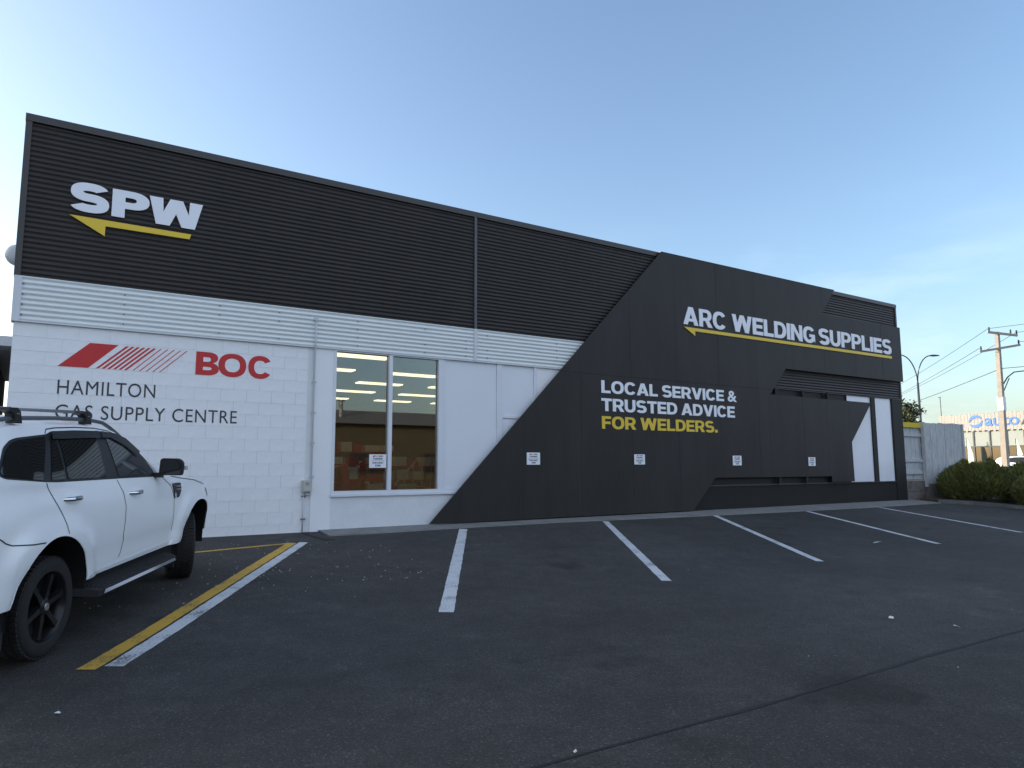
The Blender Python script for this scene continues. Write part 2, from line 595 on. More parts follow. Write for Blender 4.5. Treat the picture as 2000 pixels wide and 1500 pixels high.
# kerb round the planting bed
kb = MB()
kp = [(22.75, -0.86), (23.25, -1.10), (23.52, -1.5), (23.62, -2.8), (23.6, -6.5), (23.6, -13)]
for (x, y) in kp:
    dx = 0.14
    kb.v += [(x, y, gz(y) - 0.05), (x + 0.01, y, gz(y) + 0.10), (x + dx, y + 0.05, gz(y) + 0.105), (x + dx, y + 0.05, gz(y) - 0.05)]
for i in range(len(kp) - 1):
    for k in range(3):
        a = i * 4 + k
        kb.f.append((a, a + 1, a + 5, a + 4))
single('kerb', kb, M['kerb'], kind='structure')
sb = MB().slab([(23.7, -13, gz(-13)), (30, -13, gz(-13)), (30, -5, gz(-5)), (30, -0.2, 0), (23.0, -0.2, 0), (23.4, -1.1, gz(-1.1)), (23.68, -1.7, gz(-1.7)), (23.7, -5, gz(-5))], 0.0, 0.07)
single('planting_bed', sb, M['soil'], kind='structure')
# drain channel beside the apron
dr = MB().box(-0.09, 0.09, -0.42, 0.42, 0, 0.012)
for k in range(9):
    dr.box(-0.075, 0.075, -0.38 + k * 0.09, -0.38 + k * 0.09 + 0.05, 0.012, 0.02)
do = link(dr.mesh('drain_grate', M['drain']), 'drain_grate', ground, (3.78, -0.55, gz(-0.55) - 0.004))
do.rotation_euler = (R(3.7), 0, R(8))
do['kind'] = 'structure'
# loose chips on the asphalt
st = MB()
for k in range(330):
    if k < 240:
        x, y = random.uniform(-0.5, 4.5), random.uniform(-4.2, -0.7)
    else:
        x, y = random.uniform(-3, 22), random.uniform(-11, -0.9)
    r_ = random.uniform(0.004, 0.011) * (1.15 if k < 240 else 0.75)
    a = random.uniform(0, 6.28)
    z = gz(y)
    q = [(x + r_ * math.cos(a + t_) * random.uniform(.7, 1.6), y + r_ * math.sin(a + t_), z + 0.001) for t_ in (0, 2.1, 4.2)]
    st.add(q + [(x, y, z + r_ * 0.9)], [(0, 1, 3), (1, 2, 3), (2, 0, 3)])
so_ = single('loose_chips', st, M['stone'], 'scattered pale stone chips on the asphalt', 'gravel', kind='stuff')
for (x, y, sx, sy, a, lab) in [(7.01, -8.15, .05, .022, .4, 'small white paper scrap on asphalt nearest the tar seam, right'),
                               (7.13, -8.69, .03, .012, 1.2, 'tiny white scrap lying close beside the tar seam'),
                               (2.40, -9.05, .012, .007, .2, 'tiny white scrap on the tar seam at bottom centre'),
                               (0.15, -6.88, .02, .012, .9, 'small pale scrap on asphalt below the parked car rear wheel'),
                               (12.7, -4.73, .16, .014, .1, 'thin white strip of litter beyond the fourth parking line')]:
    lm = MB()
    ca, sa = math.cos(a), math.sin(a)
    pts = [(-sx, -sy), (-.2 * sx, -sy * 1.1), (sx, -sy * .6), (sx * .9, sy * .7), (0, sy), (-sx * .8, sy * .8)]
    zz = gz(y)
    vs_ = [(x + p[0] * ca - p[1] * sa, y + p[0] * sa + p[1] * ca, zz + 0.006 + random.uniform(0, .012)) for p in pts]
    lm.add(vs_ + [(v_[0], v_[1], v_[2] - 0.002) for v_ in vs_], [(0, 1, 2, 3, 4, 5), (11, 10, 9, 8, 7, 6)] + [(i, (i + 1) % 6, (i + 1) % 6 + 6, i + 6) for i in range(6)])
    single('paper_scrap', lm, M['litterp'], lab, 'litter', 'litter on the asphalt')

# ------------------------------------------------------------------ the shop
shop = thing('shop_building', 'long white and charcoal commercial building with corrugated parapet and diagonal dark cladding', 'building', (11, 0, 0))
# shell
sh = MB()
sh.box(-0.50, 4.15, 0.02, 0.22, -0.3, 6.05)
sh.box(4.15, 6.27, 0.02, 0.22, -0.3, 0.60)
sh.box(4.15, 6.27, 0.02, 0.22, 3.17, 6.05)
sh.box(6.27, 22.58, 0.02, 0.22, -0.3, 6.05)
part('front_wall', sh, M['joint'], shop)
sh = MB().box(-0.5, -0.3, 0.22, 16, -0.3, 6.05).box(22.38, 22.58, 0.22, 16, -0.3, 6.05).box(-0.5, 22.58, 16, 16.2, -0.3, 6.05)
part('side_wall', sh, M['plaster'], shop)
part('roof', MB().box(-0.5, 22.58, 0.22, 16, 5.6, 5.75), M['roofm'], shop)
# block work
bw = part('block_wall', MB().box(-0.505, 3.80, -0.004, 0.018, -0.3, 3.17), M['joint'], shop)
bl_me = MB().box(-0.1982, 0.1982, -0.0035, 0.02, -0.0982, 0.0982).mesh('block', M['block'])
half = MB().box(-0.0982, 0.0982, -0.0035, 0.02, -0.0982, 0.0982).mesh('block', M['block'])
rl = ROOTLOC[bw.name]
for k in range(-1, 16):
    zc = 0.045 + 0.2 * k
    z0, z1 = zc - 0.0975, zc + 0.0975
    off = 0.0 if k % 2 else 0.2
    x = -0.50 + (0.1 if k % 2 == 0 else 0.2)
    if k % 2 == 0:
        o = link(half, 'block', bw, (-0.402 - rl.x, -0.006, zc))
        x = -0.104
    else:
        x = -0.302
    while x < 3.75:
        if x + 0.2 <= 3.80:
            link(bl_me, 'block', bw, (x - rl.x, -0.006 - random.uniform(0, 0.0022), zc + random.uniform(-.0008, .0008)))
        else:
            link(half, 'block', bw, (x - 0.1 - rl.x, -0.006, zc))
        x += 0.4
part('pilaster', MB().box(3.80, 4.15, -0.02, 0.0195, -0.3, 3.165), M['plaster'], shop)
part('spandrel', MB().box(4.152, 8.75, -0.012, 0.0195, -0.3, 0.575), M['rough'], shop)
part('window_sill', MB().box(4.14, 8.70, -0.05, 0.03, 0.575, 0.615), M['frame'], shop)


def corrugate(x0, x1, z0, z1, y, name, m, amp=0.009, pitch=0.076, back=None):
    mb = MB()
    n = int((z1 - z0) / pitch * 8)
    for i in range(n + 1):
        z = z0 + (z1 - z0) * i / n
        yy = y - amp * math.cos(2 * math.pi * z / pitch)
        mb.v += [(x0, yy, z), (x1, yy, z)]
    mb.f = [(2 * i, 2 * i + 1, 2 * i + 3, 2 * i + 2) for i in range(n)]
    o = part(name, mb, m, shop)
    for p in o.data.polygons:
        p.use_smooth = True
    return o


corrugate(-0.47, 7.0, 3.812, 6.13, -0.03, 'black_corrugated_sheet', M['dcorr'])
corrugate(7.0, 22.56, 3.812, 6.13, -0.03, 'black_corrugated_sheet', M['dcorr'])
corrugate(-0.44, 7.0, 3.165, 3.812, -0.036, 'white_corrugated_sheet', M['wcorr'])
corrugate(7.0, 14.0, 3.165, 3.812, -0.036, 'white_corrugated_sheet', M['wcorr'])
corrugate(14.0, 22.56, 3.165, 3.812, -0.036, 'black_corrugated_sheet', M['dcorr'])
# flashings
part('parapet_flashing', MB().box(-0.55, 22.62, -0.062, 0.3, 6.115, 6.225), M['dflash'], shop)
part('corner_flashing', MB().box(-0.545, -0.465, -0.055, 0.15, 3.81, 6.114), M['dflash'], shop)
part('corner_flashing', MB().box(22.545, 22.615, -0.055, 0.15, 3.17, 6.114), M['dflash'], shop)
part('corner_flashing', MB().box(-0.535, -0.44, -0.058, 0.15, 3.15, 3.809), M['wflash'], shop)
part('joint_cover', MB().box(6.985, 7.04, -0.058, -0.02, 3.813, 6.114), mat('cover_strip', (0.075, 0.08, 0.09), 0.4), shop)
part('joint_cover', MB().box(6.985, 7.05, -0.062, -0.02, 3.168, 3.812), M['wflash'], shop)
part('drip_edge', MB().box(-0.44, 14.0, -0.05, -0.005, 3.150, 3.166), M['wflash'], shop)
part('drip_edge', MB().box(14.0, 22.56, -0.05, -0.005, 3.150, 3.166), M['dflash'], shop)
scr = MB()
for x in (-0.42, 0.856, 2.22, 3.175, 4.57, 5.91, 6.80, 7.29, 9.03):
    for k, z in enumerate((3.25, 3.40, 3.55, 3.70)):
        if random.random() < 0.88:
            scr.box(x - 0.008 + k * 0.0, x + 0.008, -0.052, -0.036, z - 0.008, z + 0.008)
part('cladding_screws', scr, M['screw'], shop, kind='stuff')

# windows and door bay
win = part('shop_window', MB().box(4.15, 4.20, -0.03, 0.10, 0.616, 3.148).box(6.215, 6.30, -0.03, 0.10, 0.616, 3.148)
           .box(4.20, 6.215, -0.03, 0.10, 0.616, 0.672).box(4.20, 6.215, -0.028, 0.10, 3.125, 3.148), M['frame'], shop)
part('mullion', MB().box(5.195, 5.265, -0.034, 0.10, 0.673, 3.124), M['frame'], win)
part('pane', MB().box(4.201, 5.194, 0.030, 0.036, 0.673, 3.124), M['glass'], win)
part('pane', MB().box(5.266, 6.214, 0.030, 0.036, 0.673, 3.124), M['glass'], win)
bay = part('infill_bay', MB().box(6.30, 6.36, -0.026, 0.018, 0.616, 3.148).box(7.53, 7.66, -0.026, 0.018, 0.03, 3.148)
           .box(8.44, 8.52, -0.03, 0.018, 0.03, 3.148).box(6.361, 7.529, -0.024, 0.018, 0.616, 0.68)
           .box(7.661, 8.439, -0.024, 0.018, 2.06, 2.12), M['frame'], shop)
part('infill_panel', MB().box(6.362, 7.528, -0.004, 0.018, 0.681, 3.147), M['infill'], bay)
part('infill_panel', MB().box(7.662, 8.438, -0.004, 0.018, 2.121, 3.147), M['infill'], bay)
door = part('door', MB().box(7.675, 8.425, -0.008, 0.018, 0.04, 2.045), M['infill'], shop)
part('door_panel', MB().box(7.80, 8.30, -0.014, -0.008, 1.1, 1.92), M['frame'], door)
part('pilaster', MB().box(8.53, 9.5, -0.012, 0.0185, -0.3, 3.165), M['plaster'], shop)
# right-hand dark bays behind the cladding
dk = MB().box(9.5, 19.58, -0.010, 0.0185, 0.62, 3.15)
part('dark_wall', dk, M['dpaint'], shop)
part('plinth', MB().box(8.76, 22.58, -0.03, 0.0185, -0.3, 0.585), M['roughdark'], shop)
part('plinth_sill', MB().box(8.71, 22.0, -0.055, 0.0185, 0.586, 0.615), M['dflash'], shop)
part('end_column', MB().box(22.02, 22.585, -0.05, 0.0185, -0.3, 3.149), M['dpaint'], shop)
rf = part('window_surround', MB().box(19.58, 19.62, -0.04, 0.018, 0.616, 3.149).box(20.86, 21.075, -0.05, 0.018, 0.616, 3.149)
          .box(21.985, 22.019, -0.04, 0.018, 0.616, 3.149).box(18.45, 18.50, -0.04, -0.011, 2.9, 3.149), M['dpaint'], shop)
part('opal_pane', MB().box(19.621, 20.859, -0.012, 0.018, 0.617, 3.148), M['opal'], rf)
part('opal_pane', MB().box(21.076, 21.984, -0.012, 0.018, 0.617, 3.148), M['opal'], rf)
# cladding screen: sheets clipped from one outline
PF, PB = -0.140, -0.128
outline = [(5.982, 0.037), (12.11, 6.212), (19.14, 6.214), (18.47, 5.43), (22.60, 5.46), (22.60, 3.712), (16.69, 3.706), (15.985, 2.975),
           (20.72, 2.962), (19.60, 1.768), (19.63, 0.634), (18.53, 0.634), (18.53, 0.79), (13.75, 0.80), (12.945, 0.037)]
scn = MB()
for x in (16.26, 17.43, 18.58):
    scn.box(x - 0.045, x + 0.045, PB + 0.001, -0.045, 2.80, 3.149)
for x in (16.26, 17.42, 18.62):
    scn.box(x - 0.045, x + 0.045, PB + 0.001, -0.06, 0.62, 1.0)
for x in (9.5, 11.04, 12.52, 14.0, 15.47, 17.0):
    scn.box(x - 0.04, x + 0.04, PB + 0.001, -0.065, 1.0 if x > 13 else 0.1, 2.9)
for z in (2.2, 4.1, 4.8, 5.35):
    scn.box(13.0 if z > 3 else 9.8, 22.3 if z > 3 else 19.0, PB + 0.001, -0.066, z - 0.03, z + 0.03)
screen = part('cladding_screen', scn, M['dpaint'], shop)
bm = bmesh.new()
f0 = bm.faces.new([bm.verts.new((p[0], 0, p[1])) for p in outline])


def cut(co, no, keep=None):
    geom = [f for f in bm.faces if keep is None or keep(f)]
    ed = list({e for f in geom for e in f.edges})
    vv = list({v_ for f in geom for v_ in f.verts})
    bmesh.ops.bisect_plane(bm, geom=geom + ed + vv, plane_co=co, plane_no=no)


cut((0, 0, 3.10), (0, 0, 1))
hi = lambda f: f.calc_center_median().z > 3.10
lo = lambda f: f.calc_center_median().z < 3.10
for x in (9.56, 11.04, 12.52, 14.0, 15.47, 17.0, 18.48, 20.02, 21.47):
    cut((x, 0, 0), (1, 0, 0), hi)
for x in (8.08, 9.59, 11.06, 12.54, 14.0, 15.48, 15.92, 17.36, 18.45, 19.55):
    cut((x, 0, 0), (1, 0, 0), lo)
for f in list(bm.faces):
    pts = [(v_.co.x, v_.co.z) for v_ in f.verts]
    n_ = len(pts)
    area = sum(pts[i][0] * pts[(i + 1) % n_][1] - pts[(i + 1) % n_][0] * pts[i][1] for i in range(n_)) / 2
    if abs(area) < 0.002:
        continue
    if area < 0:
        pts = pts[::-1]
    # drop collinear doubles, inset each edge by 2 mm
    q = []
    for i in range(n_):
        a, b, c = Vector(pts[i - 1]), Vector(pts[i]), Vector(pts[(i + 1) % n_])
        if (b - a).length < 1e-4:
            continue
        q.append(pts[i])
    n_ = len(q)
    ins = []
    for i in range(n_):
        a, b, c = Vector(q[i - 1]), Vector(q[i]), Vector(q[(i + 1) % n_])
        d1, d2 = (b - a).normalized(), (c - b).normalized()
        n1, n2 = Vector((-d1.y, d1.x)), Vector((-d2.y, d2.x))
        k = 1 + n1.dot(n2)
        ins.append(tuple(b + (n1 + n2) * (0.0022 / max(k, 0.35))))
    dy = random.uniform(-0.0012, 0.0012)
    part('cladding_sheet', MB().prism(ins, PF + dy, PB), M['dsheet'], screen)
bm.free()
# cap along the top of the cladding
part('cladding_cap', MB().box(12.11, 19.15, PF - 0.004, -0.064, 6.216, 6.226), M['dflash'], shop)
# conduits and meter box
cd = thing('conduit_pipe', 'thin grey conduit running down the white wall beside the block joints', 'pipe', (3.80, -0.03, 0))
part('upper_run', MB().tube([(3.80, -0.066, 3.66), (3.80, -0.066, 3.15), (3.80, -0.04, 3.10), (3.80, -0.04, 0.72), (3.785, -0.04, 0.64), (3.755, -0.04, 0.615), (3.725, -0.04, 0.63), (3.715, -0.04, 0.68)], 0.014), M['conduit'], cd, True)
part('lower_run', MB().tube([(3.675, -0.035, 0.66), (3.672, -0.035, 0.0)], 0.011), M['conduit'], cd, True)
part('end_cap', MB().box(3.775, 3.825, -0.09, -0.045, 3.62, 3.68), M['conduit'], cd)
for z in (2.55, 2.02, 1.5, 0.93):
    part('saddle', MB().box(3.77, 3.84, -0.050, -0.021, z - 0.012, z + 0.012), M['conduit'], cd)
for z in (0.22, 0.60):
    part('saddle', MB().box(3.645, 3.72, -0.045, -0.006, z - 0.01, z + 0.01), M['screw'], cd)
mbx = thing('meter_box', 'small grey green electrical box on the white wall', 'electrical box', (3.72, -0.05, 0.68))
o = part('case', MB().box(3.645, 3.79, -0.095, -0.022, 0.675, 0.865), M['boxgrey'], mbx)
o.data.materials.append(M['boxgrey'])
part('cover', MB().box(3.655, 3.78, -0.103, -0.095, 0.69, 0.85), M['boxgrey'], mbx)
for z in (0.785, 0.805, 0.82):
    part('print', MB().box(3.69, 3.69 + random.uniform(.05, .075), -0.1045, -0.1032, z, z + 0.006), M['ink'], mbx)
# alarm siren on the side wall
al = thing('alarm_siren', 'small rounded white siren box on the side wall near the parapet corner', 'siren', (-0.52, 0.3, 4.1))
part('housing', MB().lathe_y([(0.0, -0.10), (0.10, -0.10), (0.15, -0.06), (0.16, 0.0), (0.15, 0.06), (0.10, 0.10), (0, 0.10)], (-0.525, 0.30, 4.18), 20), M['wflash'], al, True)
part('back_plate', MB().box(-0.545, -0.505, 0.17, 0.43, 4.03, 4.33), M['wflash'], al)


# ------------------------------------------------------------------ lettering
def text_islands(s, offset=0.0, spacing=1.0, shear=0.0):
    cu = bpy.data.curves.new('txt', 'FONT')
    cu.body = s
    cu.offset = offset
    cu.space_character = spacing
    cu.shear = shear
    cu.fill_mode = 'FRONT'
    cu.resolution_u = 8
    ob = bpy.data.objects.new('txt', cu)
    COL.objects.link(ob)
    bpy.context.view_layer.update()
    dg = bpy.context.evaluated_depsgraph_get()
    me = bpy.data.meshes.new_from_object(ob.evaluated_get(dg))
    bpy.data.objects.remove(ob)
    bpy.data.curves.remove(cu)
    b = bmesh.new(); b.from_mesh(me)
    bmesh.ops.remove_doubles(b, verts=b.verts, dist=1e-5)
    bpy.data.meshes.remove(me)
    seen, isl = set(), []
    for f in b.faces:
        if f in seen:
            continue
        st_, comp = [f], []
        seen.add(f)
        while st_:
            c_ = st_.pop()
            comp.append(c_)
            for e in c_.edges:
                for h in e.link_faces:
                    if h not in seen:
                        seen.add(h); st_.append(h)
        idx = {}
        vs_, fs = [], []
        for c_ in comp:
            for v_ in c_.verts:
                if v_ not in idx:
                    idx[v_] = len(vs_); vs_.append((v_.co.x, v_.co.y))
            fs.append(tuple(idx[v_] for v_ in c_.verts))
        isl.append((vs_, fs))
    b.free()
    isl.sort(key=lambda t_: min(v_[0] for v_ in t_[0]))
    return isl


def letters(s, x0, x1, z0, z1, y, th, m, parent, offset=0.0, spacing=1.0, name='letter', axis='X', joined=False, ref=None):
    """cut letters filling the box x0..x1 / z0..z1 (caps), front face at y, thickness th behind it"""
    isl = text_islands(s, offset, spacing)
    ax = [v_[0] for i in isl for v_ in i[0]]
    refs = text_islands(ref, offset, spacing) if ref else isl
    az = [v_[1] for i in refs for v_ in i[0]]
    ax0, ax1, az0, az1 = min(ax), max(ax), min(az), max(az)
    allm = MB()
    for vs_, fs in isl:
        b = bmesh.new()
        bv = []
        for (px, pz) in vs_:
            X = x0 + (px - ax0) / (ax1 - ax0) * (x1 - x0)
            Z = z0 + (pz - az0) / (az1 - az0) * (z1 - z0)
            bv.append(b.verts.new((X, y, Z)))
        for q in fs:
            try:
                b.faces.new([bv[i] for i in q])
            except ValueError:
                pass
        r_ = bmesh.ops.extrude_face_region(b, geom=list(b.faces))
        for v_ in [e for e in r_['geom'] if isinstance(e, bmesh.types.BMVert)]:
            v_.co.y += th
        b.verts.ensure_lookup_table()
        b.verts.index_update()
        mb = MB()
        for v_ in b.verts:
            p = v_.co
            mb.v.append((p.x, p.y, p.z) if axis == 'X' else (axis(p.x, p.y, p.z)))
        mb.f = [tuple(v_.index for v_ in f.verts) for f in b.faces]
        b.free()
        if joined:
            allm.add(mb.v, mb.f)
        else:
            part(name, mb, m, parent)
    if joined:
        return part(name, allm, m, parent)


# bold grotesque capitals drawn as outlines: list of contours (first is outer, the rest holes), cap height 1
def sup(cx, cy, rx, ry, a0, a1, n_=16, p=2.3):
    q = []
    for k in range(n_ + 1):
        a = R(a0 + (a1 - a0) * k / n_)
        c_, s_ = math.cos(a), math.sin(a)
        q.append((cx + rx * math.copysign(abs(c_) ** (2 / p), c_), cy + ry * math.copysign(abs(s_) ** (2 / p), s_)))
    return q


GW = dict(A=.98, R=.86, C=.92, W=1.36, E=.74, L=.70, D=.88, I=.25, N=.90, G=.95, S=.84, U=.86, P=.82, O=.97, T=.80, V=.95, F=.70, B=.84, Z=.8, Y=.92, K=.9)
GW['.'] = .26
GW[' '] = .24


def glyph(ch, w_, s, h):
    if ch == 'I':
        return [[(0, 0), (w_, 0), (w_, 1), (0, 1)]]
    if ch == '.':
        return [[(0, 0), (w_, 0), (w_, .25), (0, .25)]]
    if ch == 'L':
        return [[(0, 0), (w_, 0), (w_, h), (s, h), (s, 1), (0, 1)]]
    if ch == 'T':
        return [[(w_ / 2 - s / 2, 0), (w_ / 2 + s / 2, 0), (w_ / 2 + s / 2, 1 - h), (w_, 1 - h), (w_, 1), (0, 1), (0, 1 - h), (w_ / 2 - s / 2, 1 - h)]]
    if ch == 'E':
        return [[(0, 0), (w_, 0), (w_, h), (s, h), (s, .5 - h * .48), (w_ * .93, .5 - h * .48), (w_ * .93, .5 + h * .48), (s, .5 + h * .48), (s, 1 - h), (w_, 1 - h), (w_, 1), (0, 1)]]
    if ch == 'F':
        return [[(0, 0), (s, 0), (s, .5 - h * .6), (w_ * .93, .5 - h * .6), (w_ * .93, .5 + h * .4), (s, .5 + h * .4), (s, 1 - h), (w_, 1 - h), (w_, 1), (0, 1)]]
    if ch == 'N':
        return [[(0, 0), (s, 0), (s, .62), (w_ - s * 1.05, 0), (w_, 0), (w_, 1), (w_ - s, 1), (w_ - s, .38), (s * 1.05, 1), (0, 1)]]
    if ch == 'Z':
        return [[(0, 0), (w_, 0), (w_, h), (s * 1.35, h), (w_, 1 - h * .9), (w_, 1), (0, 1), (0, 1 - h), (w_ - s * 1.35, 1 - h), (0, h * .9)]]
    if ch == 'Y':
        return [[(w_ / 2 - s / 2, 0), (w_ / 2 + s / 2, 0), (w_ / 2 + s / 2, .38), (w_, 1), (w_ - s * 1.15, 1), (w_ / 2, .60), (s * 1.15, 1), (0, 1), (w_ / 2 - s / 2, .38)]]
    if ch == 'K':
        return [[(0, 0), (s, 0), (s, .28), (s * 1.35, .42), (w_ - s * 1.2, 0), (w_, 0), (s * 1.9, .60), (w_ * .97, 1), (w_ * .97 - s * 1.25, 1), (s, .56), (s, 1), (0, 1)]]
    if ch in 'AV':
        sp_, t_ = s * 1.1, s * .60
        k = w_ / 2 - t_
        zi = (w_ / 2 - sp_) / k
        if ch == 'V':
            return [[(w_ / 2 - t_, 0), (w_ / 2 + t_, 0), (w_, 1), (w_ - sp_, 1), (w_ / 2, 1 - zi), (sp_, 1), (0, 1)]]
        z0, z1 = .19, .19 + h * .82
        return [[(0, 0), (sp_, 0), (sp_ + z0 * k, z0), (w_ - sp_ - z0 * k, z0), (w_ - sp_, 0), (w_, 0), (w_ / 2 + t_, 1), (w_ / 2 - t_, 1)],
                [(sp_ + z1 * k, z1), (w_ - sp_ - z1 * k, z1), (w_ / 2, zi)]]
    if ch == 'W':
        a, t_, t2 = s * 1.04, s * .53, s * .50
        b1, b2 = w_ * .262, w_ * .738
        zi = 1 - (b1 - a) / (b1 - t_) if b1 > a else .3
        zi = max(.2, min(zi, .5))
        zt = min(.8, (w_ / 2 - b1 - t_) / (w_ / 2 - b1 - t_ + t2 * 1.05))
        return [[(b1 - t_, 0), (b1 + t_, 0), (w_ / 2, zt), (b2 - t_, 0), (b2 + t_, 0), (w_, 1), (w_ - a, 1), (b2, zi), (w_ / 2 + t2, 1), (w_ / 2 - t2, 1), (b1, zi), (a, 1), (0, 1)]]
    if ch == 'O':
        return [sup(w_ / 2, .5, w_ / 2, .515, 0, 354, 47), sup(w_ / 2, .5, w_ / 2 - s, .515 - h, 0, 354, 47)]
    if ch == 'C':
        return [sup(w_ / 2, .5, w_ / 2, .515, 32, 328, 36) + sup(w_ / 2, .5, w_ / 2 - s, .515 - h, 322, 38, 36)]
    if ch == 'G':
        return [sup(w_ / 2, .5, w_ / 2, .515, 34, 318, 34) + [(w_, .06), (w_, .54), (w_ * .52, .54), (w_ * .52, .54 - h * .85), (w_ - s, .54 - h * .85)] + sup(w_ / 2, .5, w_ / 2 - s, .515 - h, 325, 40, 34)]
    if ch == 'U':
        return [[(0, 1)] + sup(w_ / 2, .40, w_ / 2, .415, 180, 360, 20) + [(w_, 1), (w_ - s, 1)] + sup(w_ / 2, .40, w_ / 2 - s, .415 - h, 360, 180, 20) + [(s, 1)]]
    if ch == 'D':
        c_ = w_ * .42
        return [[(0, 0)] + sup(c_, .5, w_ - c_, .5, -90, 90, 22) + [(0, 1)], [(s, h)] + sup(c_, .5, w_ - c_ - s, .5 - h, -90, 90, 22) + [(s, 1 - h)]]
    if ch in 'PR':
        b_ = .34
        c_ = w_ * .5
        zc, ry = (1 + b_) / 2, (1 - b_) / 2
        rx = (w_ if ch == 'P' else w_ * .97) - c_
        hole = [(s, b_ + h * .9)] + sup(c_, zc, rx - s, ry - h * .9, -90, 90, 16) + [(s, 1 - h * .9)]
        if ch == 'P':
            return [[(0, 0), (s, 0), (s, b_)] + sup(c_, zc, rx, ry, -90, 90, 18) + [(0, 1)], hole]
        return [[(0, 0), (s, 0), (s, b_), (w_ * .47, b_), (w_ - s * 1.12, 0), (w_ + .03, 0), (w_ * .76, b_ + .045)] + sup(c_, zc, rx, ry, -52, 90, 14) + [(0, 1)], hole]
    if ch == 'B':
        c_ = w_ * .5
        return [[(0, 0)] + sup(c_, .275, w_ - c_, .275, -90, 62, 14) + sup(c_, .755, w_ * .95 - c_, .245, -62, 90, 14) + [(0, 1)],
                [(s, h)] + sup(c_, .275, w_ - c_ - s, .275 - h, -90, 90, 12)[:] + [(s, .55 - h * .0 - .0)] if False else [(s, h)] + sup(c_, .29, w_ - c_ - s, .29 - h, -90, 90, 12) + [(s, .58 - h)],
                [(s, .58)] + sup(c_, (.58 + 1 - h) / 2, w_ * .95 - c_ - s, (1 - h - .58) / 2, -90, 90, 12) + [(s, 1 - h)]]
    if ch == 'S':
        ry = (1.03 - h) / 4
        zc1, zc0 = 1.015 - h / 2 - ry, -.015 + h / 2 + ry
        o1, o0 = w_ / 2 * .97, w_ / 2
        return [sup(w_ / 2, zc1, o1, ry + h / 2, 24, 270, 26, 2.4) + sup(w_ / 2, zc0, o0 - s * .98, ry - h / 2, 90, -152, 24, 2.2) +
                sup(w_ / 2, zc0, o0, ry + h / 2, -156, 90, 26, 2.4) + sup(w_ / 2, zc1, o1 - s * .98, ry - h / 2, 270, 28, 24, 2.2)]
    raise KeyError(ch)


def caps(text, x0, x1, z0, z1, y, th, m, parent, s=.245, h=.205, gap=.065, name='letter', joined=False, wid=None):
    lay, x = [], 0.0
    for ch in text:
        w_ = wid or GW.get(ch, .9)
        if ch == 'I':
            w_ = s
        lay.append((ch, x, w_))
        x += w_ + gap
    tot = x - gap
    kx, kz = (x1 - x0) / tot, (z1 - z0)
    allm = MB()
    for ch, gx, w_ in lay:
        if ch == ' ':
            continue
        if ch == '&':
            letters('&', x0 + gx * kx, x0 + (gx + w_) * kx, z0, z1, y, th, m, parent, 0.02)
            continue
        cons = [[(x0 + (gx + p[0]) * kx, z0 + p[1] * kz) for p in c_] for c_ in glyph(ch, w_, s, h)]
        tris = tessellate_polygon([[Vector((p[0], p[1], 0)) for p in c_] for c_ in cons])
        fl_ = [p for c_ in cons for p in c_]
        n_ = len(fl_)
        mb = MB()
        mb.v = [(p[0], y, p[1]) for p in fl_] + [(p[0], y + th, p[1]) for p in fl_]
        mb.f = [tuple(t_) for t_ in tris] + [tuple(i + n_ for i in reversed(t_)) for t_ in tris]
        o_ = 0
        for c_ in cons:
            k = len(c_)
            mb.f += [(o_ + i, o_ + (i + 1) % k, o_ + (i + 1) % k + n_, o_ + i + n_) for i in range(k)]
            o_ += k
        if joined:
            allm.add(mb.v, mb.f)
        else:
            part(name, mb, m, parent)
    if joined:
        part(name, allm, m, parent)


# SPW sign
sp = thing('raised_letter_sign', 'white SPW letters above a yellow arrow on black corrugated parapet', 'sign', (0.97, -0.05, 4.56))
SY = -0.062
caps('S', 0.058, 0.570, 4.893, 5.333, SY, 0.018, M['swhite'], sp, .37, .275, wid=1.17)
caps('P', 0.606, 1.115, 4.893, 5.326, SY, 0.018, M['swhite'], sp, .41, .27, wid=1.18)
caps('W', 1.112, 1.888, 4.888, 5.320, SY, 0.018, M['swhite'], sp, .43, .27, wid=1.8)
part('arrow', MB().prism([(0.070, 4.812), (0.537, 4.560), (0.540, 4.716), (1.712, 4.718), (1.734, 4.800)], SY, SY + 0.018), M['syellow'], sp)
# ARC WELDING SUPPLIES
ws = thing('raised_letter_sign', 'white ARC WELDING SUPPLIES lettering with long yellow arrow on charcoal cladding', 'sign', (17.4, -0.15, 4.26))
LY, LT = -0.158, 0.0155
caps('ARC', 12.79, 14.33, 4.522, 4.967, LY, LT, M['swhite'], ws)
caps('WELDING', 14.56, 18.06, 4.525, 4.978, LY, LT, M['swhite'], ws)
caps('SUPPLIES', 18.245, 22.005, 4.535, 4.992, LY, LT, M['swhite'], ws)
part('arrow', MB().prism([(12.80, 4.456), (13.182, 4.262), (13.186, 4.378), (21.99, 4.405), (21.99, 4.485)], LY, LY + LT), M['syellow'], ws)
sl = thing('slogan_lettering', 'white and yellow slogan about local service for welders on charcoal cladding', 'lettering', (12.4, -0.15, 1.9))
caps('LOCAL SERVICE &', 10.162, 14.632, 2.697, 2.977, -0.1475, 0.005, M['swhite'], sl)
caps('TRUSTED ADVICE', 10.157, 14.54, 2.298, 2.58, -0.1475, 0.005, M['swhite'], sl)
caps('FOR WELDERS.', 10.160, 13.875, 1.907, 2.184, -0.1475, 0.005, M['syellow'], sl)
